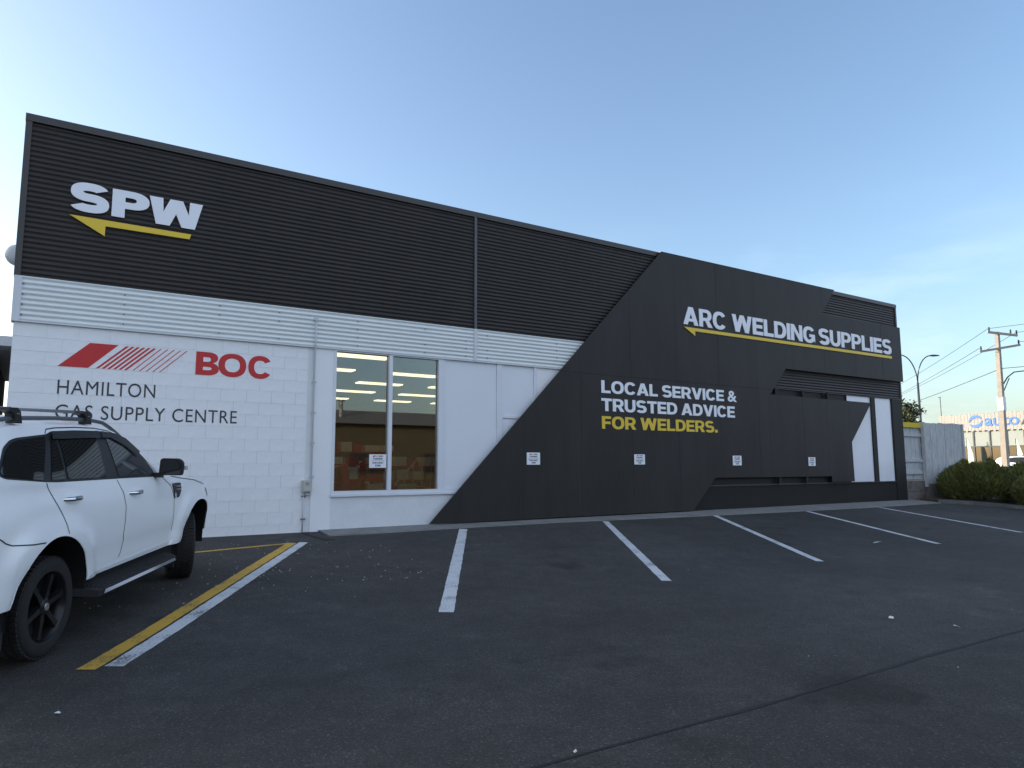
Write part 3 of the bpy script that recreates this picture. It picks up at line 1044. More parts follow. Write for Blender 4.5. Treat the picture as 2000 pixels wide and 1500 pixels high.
# painted wall sign
WY, WT = -0.0135, 0.0015
bs = thing('painted_wall_sign', 'red striped emblem and BOC lettering over dark HAMILTON GAS SUPPLY CENTRE on white blocks', 'sign', (1.5, -0.012, 1.8))
part('red_parallelogram', MB().prism([(0.055, 2.552), (0.437, 2.552), (0.814, 2.925), (0.442, 2.925)], WY, WY + WT), M['red'], bs)
for k in range(6):
    xb, xt = 0.553 + 0.0736 * k, 0.935 + 0.0742 * k
    part('stripe', MB().prism([(xb - 0.019, 2.553), (xb + 0.019, 2.553), (xt + 0.019, 2.917), (xt - 0.019, 2.917)], WY, WY + WT), M['red'], bs)
for k in range(5):
    xb, xt = 1.024 + 0.091 * k, 1.395 + 0.0925 * k
    part('stripe', MB().prism([(xb - 0.009, 2.553), (xb + 0.009, 2.553), (xt + 0.009, 2.917), (xt - 0.009, 2.917)], WY, WY + WT), M['red'], bs)
caps('B', 1.902, 2.250, 2.552, 2.926, WY, WT, M['red'], bs, .29, .22, wid=.93)
caps('O', 2.240, 2.672, 2.553, 2.925, WY, WT, M['red'], bs, .265, .215, wid=1.15)
caps('C', 2.705, 3.085, 2.553, 2.925, WY, WT, M['red'], bs, .265, .215, wid=1.08)
letters('HAMILTON', 0.072, 1.345, 2.148, 2.356, WY, WT, M['ink'], bs, 0.0, 1.08)
letters('GAS SUPPLY CENTRE', 0.066, 2.557, 1.790, 1.998, WY, WT, M['ink'], bs, 0.0, 1.08)

# tow-away signs
TOW = [(4.845, 5.172, 1.072, 1.314, -0.012, 'tow away parking sign hung against the shop window'),
       (8.160, 8.487, 1.124, 1.370, -0.150, 'tow away parking sign on charcoal cladding nearest the white wall'),
       (11.082, 11.405, 1.126, 1.354, -0.150, 'tow away parking sign on charcoal cladding, second from the white wall'),
       (14.385, 14.712, 1.102, 1.343, -0.150, 'tow away parking sign on charcoal cladding, third from the white wall'),
       (17.472, 17.780, 1.084, 1.320, -0.150, 'tow away parking sign on charcoal cladding nearest the opal windows')]
for (x0, x1, z0, z1, y, lab) in TOW:
    t = thing('parking_sign', lab, 'sign', ((x0 + x1) / 2, y, z0), 'tow away parking signs')
    part('plate', MB().box(x0, x1, y - 0.004, y + 0.002, z0, z1), M['swhite'], t)
    wd, ht = x1 - x0, z1 - z0
    ty = y - 0.0055

    def row(s, a, b, c, d, m=M['ink'], off=0.02):
        caps(s, x0 + a * wd, x0 + b * wd, z0 + c * ht, z0 + d * ht, ty, 0.0012, m, t, name='print', joined=True)
    row('BOC', .56, .82, .80, .91)
    row('PARKING', .22, .78, .60, .73)
    row('TOW AWAY', .17, .83, .30, .43)
    row('ZONE', .34, .66, .10, .23)
    part('print_rule', MB().box(x0 + .1 * wd, x0 + .9 * wd, ty, ty + 0.0012, z0 + .51 * ht, z0 + .525 * ht), M['ink'], t)
    part('print_emblem', MB().prism([(x0 + .18 * wd, z0 + .80 * ht), (x0 + .29 * wd, z0 + .80 * ht), (x0 + .37 * wd, z0 + .91 * ht), (x0 + .26 * wd, z0 + .91 * ht)], ty, ty + 0.0012), M['red'], t)
    for k in range(4):
        e = .32 + k * .045
        part('print_stripe', MB().prism([(x0 + e * wd, z0 + .80 * ht), (x0 + (e + .015) * wd, z0 + .80 * ht), (x0 + (e + .095) * wd, z0 + .91 * ht), (x0 + (e + .08) * wd, z0 + .91 * ht)], ty, ty + 0.0012), M['red'], t)

# ------------------------------------------------------------------ shop interior behind the window
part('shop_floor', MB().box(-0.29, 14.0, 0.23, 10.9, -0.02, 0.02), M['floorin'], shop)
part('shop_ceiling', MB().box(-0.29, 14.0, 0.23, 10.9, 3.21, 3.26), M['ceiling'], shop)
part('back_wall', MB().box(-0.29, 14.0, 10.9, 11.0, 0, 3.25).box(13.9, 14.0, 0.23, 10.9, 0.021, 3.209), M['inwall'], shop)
for (x, y) in [(4.9, 0.75), (3.0, 2.7), (4.95, 2.75), (6.98, 2.75), (9.0, 2.75), (4.97, 4.8), (6.98, 4.75), (9.0, 4.75), (5.0, 6.85), (7.08, 6.82),
               (9.1, 6.9), (11.2, 6.9), (7.1, 9.0), (9.2, 9.0), (11.2, 9.0)]:
    t = single('ceiling_light', MB().box(x - .59, x + .59, y - .14, y + .14, 3.175, 3.205), M['tube'], f"lit ceiling panel in the shop, {('first', 'second', 'third', 'fourth', 'fifth')[min(4, int(y / 2.05))]} row from the glass, {('leftmost', 'second', 'third', 'fourth', 'fifth')[min(4, int((x - 2.4) / 2.05))]} column", 'ceiling light', 'lit panels on the shop ceiling', loc=(x, y, 3.205))
ORD = ('first', 'second', 'third', 'fourth', 'fifth', 'sixth', 'seventh', 'eighth', 'ninth', 'tenth', 'eleventh', 'twelfth', 'thirteenth')
SH = [(4.9, 3.2, 2.2, 1.15, 'red shelving behind the left pane'), (7.3, 3.6, 2.4, 1.1, 'red shelving behind the right pane'),
      (6.6, 6.6, 3.0, 1.5, 'red shelving at the back')]
for (x, y, wd, ht, lab) in SH:
    t = thing('display_shelving', lab, 'shelving', (x, y, 0), 'shelving inside the shop')
    for sx in (-wd / 2, 0, wd / 2):
        part('upright', MB().box(x + sx - .03, x + sx + .03, y - .03, y + .03, 0.021, ht + .1), M['shred'], t)
    nl = 4
    for l in range(nl):
        z = 0.15 + l * (ht - .15) / (nl - 1)
        part('shelf', MB().box(x - wd / 2, x + wd / 2, y - .30, y - .031, z - .02, z + .01), M['shred'], t)
        xx = x - wd / 2 + .05
        nth = 0
        while xx < x + wd / 2 - .3:
            bwid = random.uniform(.22, .46)
            bh = random.uniform(.14, .27)
            cn, cm = random.choice([('red', 'shred'), ('white', 'shwhite'), ('white', 'shwhite'), ('brown', 'shcard'), ('cream', 'shgrey')])
            single('carton', MB().box(xx, xx + bwid, y - .29, y - .06, z + .011, z + .01 + bh), M[cm],
                   f"{cn} carton, {ORD[nth]} from left on the {('bottom', 'second', 'third', 'top')[l]} shelf, {lab}", 'carton', 'cartons on the shop shelving', loc=(xx, y, z))
            nth += 1
            xx += bwid + random.uniform(.02, .12)
df = thing('slanted_stand', 'white slanted metal display frame inside the right window pane', 'display stand', (6.6, 1.6, 0))
part('frame_rail', MB().tube([(6.0, 1.5, .72), (6.55, 1.5, 1.28), (6.85, 1.5, 1.30), (6.82, 1.5, .66), (6.0, 1.5, .72)], .016, 6), M['shgrey'], df)
for x, h in ((6.22, .92), (6.42, 1.12), (6.62, 1.28)):
    part('frame_bar', MB().tube([(x, 1.5, .70), (x, 1.5, h)], .011, 6), M['shgrey'], df)
part('frame_leg', MB().tube([(6.1, 1.5, .71), (6.1, 1.5, .02)], .015, 6).tube([(6.8, 1.5, .68), (6.8, 1.5, .02)], .015, 6), M['shgrey'], df)
cp = thing('gas_cylinder', 'red gas cylinder standing inside the left window pane', 'gas cylinder', (5.0, 1.7, 0))
part('body', MB().tube([(5.0, 1.7, .021), (5.0, 1.7, 1.0), (5.0, 1.7, 1.1), (5.0, 1.7, 1.16)], [.11, .11, .08, .035], 16), M['shred'], cp, True)
part('valve', MB().tube([(5.0, 1.7, 1.16), (5.0, 1.7, 1.27)], .025, 8), M['galv'], cp)

# ------------------------------------------------------------------ parked car (local: x forward, y left, z up; origin under rear axle line)
XR, XF, ZA, RA = -0.13, 2.72, 0.385, 0.475      # wheel-arch centres
WXR, WXF, WZ, WS = -0.055, 2.77, 0.352, 0.955   # wheel centres, hub height, tyre scale
HW = 0.90


def lerp_tab(tab, x):
    if x <= tab[0][0]:
        return tab[0][1]
    for (a, b), (c, d) in zip(tab, tab[1:]):
        if x <= c:
            t_ = (x - a) / (c - a)
            return b + (d - b) * t_
    return tab[-1][1]


def smooth_tab(tab, x, h=0.05):
    return sum(lerp_tab(tab, x + k * h) for k in (-1.5, -1, -.5, 0, .5, 1, 1.5)) / 7


ZR = [(-1.12, 1.0), (-1.06, 1.26), (-0.95, 1.51), (-0.7, 1.612), (-0.3, 1.645), (0.3, 1.655), (0.80, 1.65), (1.08, 1.628), (1.28, 1.57), (1.48, 1.455), (1.70, 1.30),
      (1.93, 1.175), (2.25, 1.14), (2.6, 1.10), (2.9, 1.045), (3.1, .97), (3.22, .86), (3.30, .72)]
ZT = [(-1.12, 1.02), (-1.06, 1.31), (-0.95, 1.58), (-0.7, 1.68), (-0.3, 1.712), (0.3, 1.722), (0.80, 1.717), (1.08, 1.69), (1.28, 1.63), (1.48, 1.52), (1.70, 1.37),
      (1.93, 1.235), (2.25, 1.20), (2.6, 1.165), (2.9, 1.11), (3.1, 1.03), (3.22, .91), (3.30, .76)]
BELT = [(-1.1, 1.32), (-0.7, 1.305), (-0.2, 1.245), (0.0, 1.232), (0.9, 1.195), (1.8, 1.163), (3.3, 1.12)]


def sstep(a, b, x):
    t_ = max(0.0, min(1.0, (x - a) / (b - a)))
    return t_ * t_ * (3 - 2 * t_)


def hwid(x, z):
    w_ = HW - 0.15 * sstep(2.75, 3.5, x) ** 1.6 - 0.07 * sstep(-0.35, -1.2, x)
    low = lerp_tab([(0.2, -0.085), (0.40, -0.045), (0.50, -0.022), (0.60, -0.020), (0.70, -0.004), (0.85, 0.0), (0.98, -0.004), (1.08, -0.018), (1.15, -0.038), (1.2, -0.052)], z)
    y = w_ + low
    zb = smooth_tab(BELT, x)
    if z > zb:
        y -= 0.40 * (z - zb) + 0.16 * (z - zb) ** 2
    for xc in (XR, XF):
        d = math.hypot(x - xc, z - ZA)
        y += 0.038 * sstep(0.72, 0.56, d) * sstep(1.05, .8, z)
    return y


def zbot(x):
    z = 0.455
    for xc in (XR, XF):
        dx = abs(x - xc)
        if dx < RA:
            z = max(z, ZA + math.sqrt(RA * RA - dx * dx))
    if x > XF + RA - 0.02:
        z = max(0.36, min(z, .455))
    return z


def car_patch(poly, off, cell=0.05):
    """side polygon (x,z) wrapped on the body side, returned as MB on the right side (y<0)"""
    b = bmesh.new()
    b.faces.new([b.verts.new((p[0], 0, p[1])) for p in poly])
    x0, x1 = min(p[0] for p in poly), max(p[0] for p in poly)
    z0, z1 = min(p[1] for p in poly), max(p[1] for p in poly)
    k = x0 + cell
    while k < x1:
        bmesh.ops.bisect_plane(b, geom=b.faces[:] + b.edges[:] + b.verts[:], plane_co=(k, 0, 0), plane_no=(1, 0, 0)); k += cell
    k = z0 + cell
    while k < z1:
        bmesh.ops.bisect_plane(b, geom=b.faces[:] + b.edges[:] + b.verts[:], plane_co=(0, 0, k), plane_no=(0, 0, 1)); k += cell
    bmesh.ops.triangulate(b, faces=[f for f in b.faces if len(f.verts) > 4])
    b.verts.index_update()
    mb = MB()
    mb.v = [(v_.co.x, -(hwid(v_.co.x, v_.co.z) + off), v_.co.z) for v_ in b.verts]
    mb.f = [tuple(v_.index for v_ in f.verts) for f in b.faces]
    b.free()
    return mb


def both(mb):
    n_ = len(mb.v)
    r_ = MB()
    r_.v = list(mb.v) + [(p[0], -p[1], p[2]) for p in mb.v]
    r_.f = list(mb.f) + [tuple(n_ + i for i in reversed(f)) for f in mb.f]
    return r_


def rounded(poly, r_, n_=5):
    out_ = []
    m_ = len(poly)
    for i in range(m_):
        a, b, c = Vector(poly[i - 1]), Vector(poly[i]), Vector(poly[(i + 1) % m_])
        d1, d2 = (a - b), (c - b)
        k = min(r_, d1.length * .45, d2.length * .45)
        p, q = b + d1.normalized() * k, b + d2.normalized() * k
        for j in range(n_ + 1):
            t_ = j / n_
            out_.append(tuple(p * (1 - t_) ** 2 + b * 2 * t_ * (1 - t_) + q * t_ * t_))
    return out_


def strip(pts, wd):
    """thin polygon along a polyline in (x,z)"""
    L, Rr = [], []
    for i, p in enumerate(pts):
        a = Vector(pts[max(i - 1, 0)]); b = Vector(pts[min(i + 1, len(pts) - 1)])
        d = (b - a).normalized()
        nn = Vector((-d.y, d.x)) * wd / 2
        L.append(tuple(Vector(p) + nn)); Rr.append(tuple(Vector(p) - nn))
    return L + Rr[::-1]


def make_wheel(root, xc, side, steer=0.0):
    """wheel group: tyre part with rim, spokes and hub as sub-parts; side -1 = right"""
    yc = side * 0.725
    th = Matrix.Translation((xc, yc, WZ - 0.004)) @ Matrix.Rotation(steer, 4, 'Z') @ Matrix.Diagonal((WS, 1, WS, 1))

    def tf(mb):
        mb.v = [tuple(th @ Vector(p)) for p in mb.v]
        return mb
    prof = [(0.245, -.10), (0.265, -.125), (0.31, -.130), (0.345, -.122), (0.362, -.105), (0.367, -.07), (0.368, 0), (0.367, .07), (0.362, .105), (0.345, .122), (0.31, .130), (0.265, .125), (0.245, .10)]
    ty = MB().lathe_y(prof, (0, 0, 0), 56)
    for k in range(56):                                 # tread lugs
        a = 2 * math.pi * k / 56
        for yy in (-.085, -.03, .03, .085):
            a2 = a + (0.03 if yy in (-.03, .085) else 0)
            ca, sa = math.cos(a2), math.sin(a2)
            q = []
            for rr in (0.360, 0.3745):
                for dy_ in (-.022, .022):
                    for da in (-.036, .036):
                        q.append((rr * math.cos(a2 + da), yy + dy_, rr * math.sin(a2 + da)))
            ty.add(q, [(4, 5, 7, 6), (0, 4, 6, 2), (1, 3, 7, 5), (0, 1, 5, 4), (2, 6, 7, 3)])
    me = tf(ty).mesh('tyre', M['tyre']); autosmooth(me, 40)
    t = link(me, 'tyre', root)
    s = side
    rim = MB().lathe_y([(0.255, s * .118), (0.248, s * .105), (0.235, s * .09), (0.228, s * .02), (0.0, s * .015)], (0, 0, 0), 48)
    me = tf(rim).mesh('rim', M['rim']); autosmooth(me, 40)
    link(me, 'rim', t)
    for k in range(6):
        a = 2 * math.pi * k / 6 + 0.25
        spk = MB()
        q = []
        for (rr, hw_, yo, yi) in ((0.05, .030, .098, .05), (0.15, .024, .104, .06), (0.238, .030, .108, .07)):
            for yy, wv in ((yo, hw_ * .8), (yi, hw_)):
                for sg in (-1, 1):
                    q.append((rr * math.cos(a) - sg * wv * math.sin(a), s * yy, rr * math.sin(a) + sg * wv * math.cos(a)))
        f_ = []
        for i in range(2):
            o_ = i * 4
            f_ += [(o_, o_ + 1, o_ + 5, o_ + 4), (o_ + 1, o_ + 3, o_ + 7, o_ + 5), (o_ + 3, o_ + 2, o_ + 6, o_ + 7), (o_ + 2, o_, o_ + 4, o_ + 6)]
        spk.add(q, f_)
        link(tf(spk).mesh('spoke', M['rim']), 'spoke', t)
    hub = MB().lathe_y([(0.0, s * .115), (0.03, s * .113), (0.062, s * .10), (0.065, s * .05)], (0, 0, 0), 24)
    me = tf(hub).mesh('hub_cap', M['rim']); autosmooth(me)
    h = link(me, 'hub_cap', t)
    link(tf(MB().lathe_y([(0.0, s * .118), (0.026, s * .117), (0.03, s * .113)], (0, 0, 0), 20)).mesh('hub_badge', M['galv']), 'hub_badge', t)
    return t


def make_car(label, paintm):
    root = thing('parked_car', label, 'car')
    # body shell
    st_x = sorted(set([round(-1.12 + 0.04 * i, 4) for i in range(int(4.42 / .04) + 1)] +
                      [round(xc + RA * math.cos(a), 4) for xc in (XR, XF) for a in [math.pi * k / 16 for k in range(17)]]))
    secs = []
    NL, NU, NT = 14, 8, 8
    for x in st_x:
        zb, zr, zt = zbot(x), smooth_tab(ZR, x), smooth_tab(ZT, x)
        zbl = min(smooth_tab(BELT, x), zr - 0.05)
        zbl = max(zbl, zb + 0.05)
        row = []
        for i in range(NL):
            z = zb + (zbl - zb) * i / NL
            row.append((hwid(x, z), z))
        for i in range(NU + 1):
            z = zbl + (zr - zbl) * i / NU
            row.append((hwid(x, z), z))
        yr = row[-1][0]
        for i in range(1, NT + 1):
            t_ = i / NT
            y = yr * (1 - t_)
            row.append((y, zr + (zt - zr) * (1 - (1 - t_) ** 2.4)))
        secs.append(row)
    body = MB()
    m_ = len(secs[0])
    for x, row in zip(st_x, secs):
        body.v += [(x, -y, z) for y, z in row]
    for i in range(len(st_x) - 1):
        for j in range(m_ - 1):
            a = i * m_ + j
            body.f.append((a, a + m_, a + m_ + 1, a + 1))
    full = both(body)
    # end caps
    last = (len(st_x) - 1) * m_
    nb = len(body.v)
    full.f.append(tuple([j for j in range(m_)] + [nb + j for j in range(m_ - 1, -1, -1)]))
    full.f.append(tuple([last + j for j in range(m_)] + [nb + last + j for j in range(m_ - 1, -1, -1)]))
    me = bpy.data.meshes.new('body')
    b = bmesh.new()
    vs_ = [b.verts.new(p) for p in full.v]
    for f in full.f:
        try:
            b.faces.new([vs_[i] for i in f])
        except ValueError:
            pass
    bmesh.ops.remove_doubles(b, verts=b.verts, dist=0.0005)
    bmesh.ops.recalc_face_normals(b, faces=b.faces)
    b.to_mesh(me); b.free()
    me.materials.append(paintm)
    autosmooth(me, 38)
    bd = link(me, 'body', root)
    P = lambda name, mb, m, par=root, sm=False: link(mb.mesh(name, m, sm), name, par)
    # side glass
    def PB2(name, mb, m, par=root, sm=False):
        P(name, mb, m, par, sm)
        r_ = MB()
        r_.v = [(p[0], -p[1], p[2]) for p in mb.v]
        r_.f = [tuple(reversed(f)) for f in mb.f]
        return P(name, r_, m, par, sm)
    band = [(-0.700, 1.335), (-0.643, 1.300), (-0.199, 1.250), (-0.039, 1.238), (0.886, 1.203), (1.72, 1.170), (1.63, 1.285), (1.50, 1.425), (1.33, 1.545), (1.17, 1.587), (0.90, 1.607),
            (0.502, 1.613), (0.136, 1.606), (0.056, 1.584), (-0.363, 1.562), (-0.451, 1.547), (-0.55, 1.50)]
    tr = P('window_surround', car_patch(rounded(band, .03, 3), 0.003), M['carblack'], root, True)
    r_ = car_patch(rounded(band, .03, 3), 0.003)
    r_.v = [(p[0], -p[1], p[2]) for p in r_.v]
    P('window_surround', r_, M['carblack'], root, True)
    panes = [([(-0.670, 1.345), (-0.645, 1.315), (-0.230, 1.264), (0.025, 1.568), (-0.355, 1.546), (-0.445, 1.529), (-0.53, 1.485)], 'cglass'),
             ([(-0.120, 1.262), (0.072, 1.251), (0.155, 1.553), (0.088, 1.557)], 'cglass'),
             ([(0.110, 1.250), (0.700, 1.228), (0.795, 1.56), (0.195, 1.557)], 'cglass'),
             ([(0.925, 1.220), (1.55, 1.196), (1.42, 1.345), (1.25, 1.465), (1.10, 1.545), (0.97, 1.562)], 'cglass2')]
    for q, gm in panes:
        PB2('pane', car_patch(rounded(q, .025, 3), 0.007), M[gm], tr, True)
    # weather shields above the doors
    PB2('weather_shield', car_patch([(0.08, 1.549), (0.872, 1.552), (0.857, 1.609), (0.125, 1.604)], 0.022), M['carblack'], root, True)
    PB2('weather_shield', car_patch([(0.882, 1.552), (1.03, 1.55), (1.24, 1.48), (1.43, 1.37), (1.505, 1.42), (1.33, 1.54), (1.17, 1.586), (0.915, 1.607)], 0.022), M['carblack'], root, True)
    # windscreen on the top surface
    wsn = MB()
    xsn = [1.26 + .05 * i for i in range(14)]
    for x in xsn:
        zr, zt = smooth_tab(ZR, x), smooth_tab(ZT, x)
        yr = hwid(x, zr) - 0.075
        for i in range(-6, 7):
            t_ = abs(i) / 6 * yr / hwid(x, zr)
            wsn.v.append((x, i / 6 * yr, zr + (zt - zr) * (1 - t_ ** 2.4) + 0.006))
    wsn.f = [(i * 13 + j, (i + 1) * 13 + j, (i + 1) * 13 + j + 1, i * 13 + j + 1) for i in range(13) for j in range(12)]
    P('windscreen', wsn, M['cglass'], root, True)
    # doors: seams as recessed dark lines, handles
    for nm, pts in (('door_seam', [(-0.19, 1.243), (-0.145, 1.165), (-0.10, 1.09), (-0.041, 1.01), (-0.01, .93), (0.0, .86)]),
                    ('door_seam', [(0.875, 1.195), (0.945, 1.082), (0.978, .953), (0.974, .827), (0.962, .733), (0.978, .652), (0.965, .575), (0.93, .53)]),
                    ('door_seam', [(1.80, 1.165), (1.98, 1.06), (2.05, .94), (2.065, .78), (2.06, .60)]),
                    ('door_seam', [(0.045, 1.588), (0.084, 1.62), (0.217, 1.631), (0.521, 1.636), (0.849, 1.630), (1.08, 1.607), (1.26, 1.56), (1.44, 1.465), (1.64, 1.30), (1.76, 1.18)]),
                    ('bumper_seam', [(-0.30, .842), (-0.45, .852), (-0.609, .87), (-0.66, .89), (-0.70, .917), (-0.85, 1.0)]),
                    ('bonnet_seam', [(2.02, 1.155), (2.3, 1.115), (2.62, 1.078), (2.92, 1.01)])):
        PB2(nm, car_patch(strip(pts, 0.0085), 0.0016, .04), M['carblack'], bd, True)
    for x0 in (0.0, 1.055):
        hz = 1.105 if x0 == 0 else 1.063
        hd = MB()
        for k in range(9):
            t_ = k / 8
            x = x0 + t_ * 0.245
            bulge = 0.045 * min(1, 4 * t_, 4 * (1 - t_)) + .004
            hy = .021 * (0.75 + .25 * math.sin(math.pi * t_))
            y = hwid(x, hz)
            hd.v += [(x, -(y + bulge - .012), hz - hy), (x, -(y + bulge), hz - hy * .5), (x, -(y + bulge), hz + hy * .5), (x, -(y + bulge - .012), hz + hy), (x, -(y + bulge - .022), hz)]
        for k in range(8):
            for j in range(5):
                a, c = k * 5 + j, k * 5 + (j + 1) % 5
                hd.f.append((a, c, c + 5, a + 5))
        hd.f += [(4, 3, 2, 1, 0), (40, 41, 42, 43, 44)]
        PB2('door_handle', hd, M['chrome'], bd, True)
    # fender vent
    vn = PB2('fender_vent', car_patch(rounded([(2.01, 1.085), (2.23, 1.075), (2.24, 1.01), (2.18, .93), (2.06, .93)], .02, 3), 0.007), M['carblack'], root, True)
    PB2('vent_trim', car_patch([(2.01, 1.085), (2.045, 1.084), (2.085, .93), (2.06, .93)], 0.014), M['chrome'], vn)
    for z in (1.048, 1.015):
        PB2('vent_trim', car_patch([(2.06, z + .01), (2.22, z + .004), (2.215, z - .01), (2.065, z - .004)], 0.013), M['chrome'], vn)
    # sill strip and running boards
    PB2('sill_trim', car_patch([(0.40, .462), (2.05, .462), (2.08, .50), (2.05, .505), (0.40, .488)], 0.010), paintm, root, True)
    for sgn in (-1, 1):
        rb = MB().add([(x, sgn * y, z) for x, y, z in [(.28, .80, .40), (2.06, .80, .40), (1.92, 1.0, .375), (.36, 1.0, .375), (.28, .80, .34), (2.06, .80, .34), (1.92, 1.0, .325), (.36, 1.0, .325)]],
                      [(0, 1, 2, 3), (4, 7, 6, 5), (2, 6, 7, 3), (1, 5, 6, 2), (0, 3, 7, 4), (0, 4, 5, 1)])
        rbo = P('running_board', rb, M['cartex'])
        P('board_trim', MB().add([(x, sgn * y, z) for x, y, z in [(.47, 1.002, .362), (1.88, 1.002, .362), (1.90, 1.012, .338), (.42, 1.012, .338), (.42, .99, .330), (1.90, .99, .330)]], [(0, 1, 2, 3), (3, 2, 5, 4)]), M['chrome'], rbo)
        for k in range(5):
            y0 = .84 + k * .032
            P('tread_rib', MB().box(.42, 1.88, min(sgn * y0, sgn * (y0 + .012)), max(sgn * y0, sgn * (y0 + .012)), .385 - k * .004, .402 - k * .004), M['cartex'], rbo)
    # arches and underbody
    for xc in (XR, XF):
        pts = [(xc + (RA + .004) * math.cos(a), ZA + (RA + .004) * math.sin(a)) for a in [R(-8) + (math.pi + R(16)) * k / 24 for k in range(25)]]
        for sgn in (-1, 1):
            ln = MB()
            for (x, z) in pts:
                yo = hwid(x, max(z, .45)) - .012
                ln.v += [(x, sgn * yo, z), (x, sgn * .42, z)]
            ln.f += [(2 * k, 2 * k + 1, 2 * k + 3, 2 * k + 2) for k in range(24)]
            ln.v += [(xc, sgn * .42, ZA)]
            cidx = len(ln.v) - 1
            ln.f += [(2 * k + 1, cidx, 2 * k + 3) for k in range(24)]
            P('arch_liner', ln, M['liner'])
    P('underbody', MB().box(XR + .48, XF - .48, -.84, .84, .33, .50).box(-1.0, XR - .48, -.7, .7, .36, .55).box(-.6, 3.1, -.40, .40, .25, .5).box(XF + .47, 3.2, -.62, .62, .30, .5), M['liner'])
    # wheel-arch lips
    for xc in (XR, XF):
        lip = [(xc + RA * math.cos(a), ZA + RA * math.sin(a)) for a in [R(9) + R(162) * k / 28 for k in range(29)]]
        lip2 = [(xc + (RA + .018) * math.cos(a), ZA + (RA + .018) * math.sin(a)) for a in [R(9) + R(162) * k / 28 for k in range(29)]]
        PB2('arch_lip', car_patch(lip + lip2[::-1], 0.006, .06), paintm, bd, True)
    for xc in (XR, XF):
        for sgn in (-1, 1):
            P('mud_flap', MB().box(xc - RA - .012, xc - RA + .012, min(sgn * .62, sgn * .86), max(sgn * .62, sgn * .86), .20, .50), M['cartex'])
    # mirrors
    for sgn in (-1, 1):
        prof = rounded([(.90, 1.175), (1.115, 1.175), (1.12, 1.30), (1.08, 1.335), (.91, 1.335)], .03, 4)
        a_ = [(1.62, sgn * p[0], p[1] + .015) for p in prof]
        c_ = [(1.73, sgn * (1.01 + (p[0] - 1.01) * .8), 1.265 + (p[1] - 1.25) * .8) for p in prof]
        m2 = [(1.66, sgn * (1.01 + (p[0] - 1.01) * 1.03), 1.27 + (p[1] - 1.255) * 1.03) for p in prof]
        k = len(prof)
        mr_ = MB().add(a_ + m2 + c_, [(i, (i + 1) % k, (i + 1) % k + k, i + k) for i in range(k)] + [(i + k, (i + 1) % k + k, (i + 1) % k + 2 * k, i + 2 * k) for i in range(k)] + [tuple(range(2 * k, 3 * k)), tuple(range(k))])
        mro = P('door_mirror', mr_, M['carblack'])
        P('mirror_stalk', MB().box(1.62, 1.70, min(sgn * .80, sgn * .92), max(sgn * .80, sgn * .92), 1.165, 1.21), M['carblack'], mro)
        P('mirror_glass', MB().add([(1.617, sgn * (1.012 + (p[0] - 1.012) * .88), 1.27 + (p[1] - 1.255) * .86) for p in prof], [tuple(range(k))]), M['cglass'], mro)
        P('indicator_lamp', MB().box(1.68, 1.72, min(sgn * 1.10, sgn * 1.135), max(sgn * 1.10, sgn * 1.135), 1.24, 1.28), M['lampglass'], mro)
    # roof rails and cross bars
    for sgn in (-1, 1):
        rr = MB()
        pts = []
        for k in range(24):
            x = -0.85 + k * (2.2 / 23)
            e = min(1, 8 * (k / 23), 8 * (1 - k / 23))
            pts.append((x, sgn * (hwid(x, smooth_tab(ZR, x)) - .03), smooth_tab(ZR, x) + .005 + .045 * e))
        rr.tube(pts, .017, 8)
        P('roof_rail', rr, mat('rail_grey_' + str(sgn), (0.16, 0.17, 0.18), .4, metal=.5), root, True)
    for x in (-0.30, 0.74):
        yy = hwid(x, smooth_tab(ZR, x)) - .03
        cb = MB()
        cb.add([(x - .05 + dx, y, 1.760 + dz + .012 * (1 - abs(y) / yy)) for y in (-yy - .02, -yy * .5, 0, yy * .5, yy + .02) for dx, dz in ((-.035, 0), (0, .014), (.035, 0), (0, -.012))],
               [(i * 4 + j, i * 4 + (j + 1) % 4, (i + 1) * 4 + (j + 1) % 4, (i + 1) * 4 + j) for i in range(4) for j in range(4)] + [(0, 1, 2, 3), (19, 18, 17, 16)])
        c_ = P('cross_bar', cb, mat('bar_alloy_' + str(x), (0.10, 0.10, 0.105), .35, metal=.6))
        for sgn in (-1, 1):
            ft = MB()
            pr = [(-.085, 1.770), (.01, 1.770), (.05, 1.745), (.075, 1.66), (.0, 1.66), (-.02, 1.725), (-.085, 1.75)]
            yo, yi = sgn * (yy + .035), sgn * (yy - .035)
            n_ = len(pr)
            ft.add([(x + p[0], yo, p[1]) for p in pr] + [(x + p[0] * .9, yi, p[1]) for p in pr], [tuple(range(n_)), tuple(range(2 * n_ - 1, n_ - 1, -1))] + [(i, i + n_, (i + 1) % n_ + n_, (i + 1) % n_) for i in range(n_)])
            P('bar_foot', ft, M['carblack'], c_)
            y0 = sgn * (yy + .036)
            P('foot_badge', MB().box(x + .0, x + .035, min(y0, y0 + sgn * .003), max(y0, y0 + sgn * .003), 1.725, 1.732), M['galv'], c_)
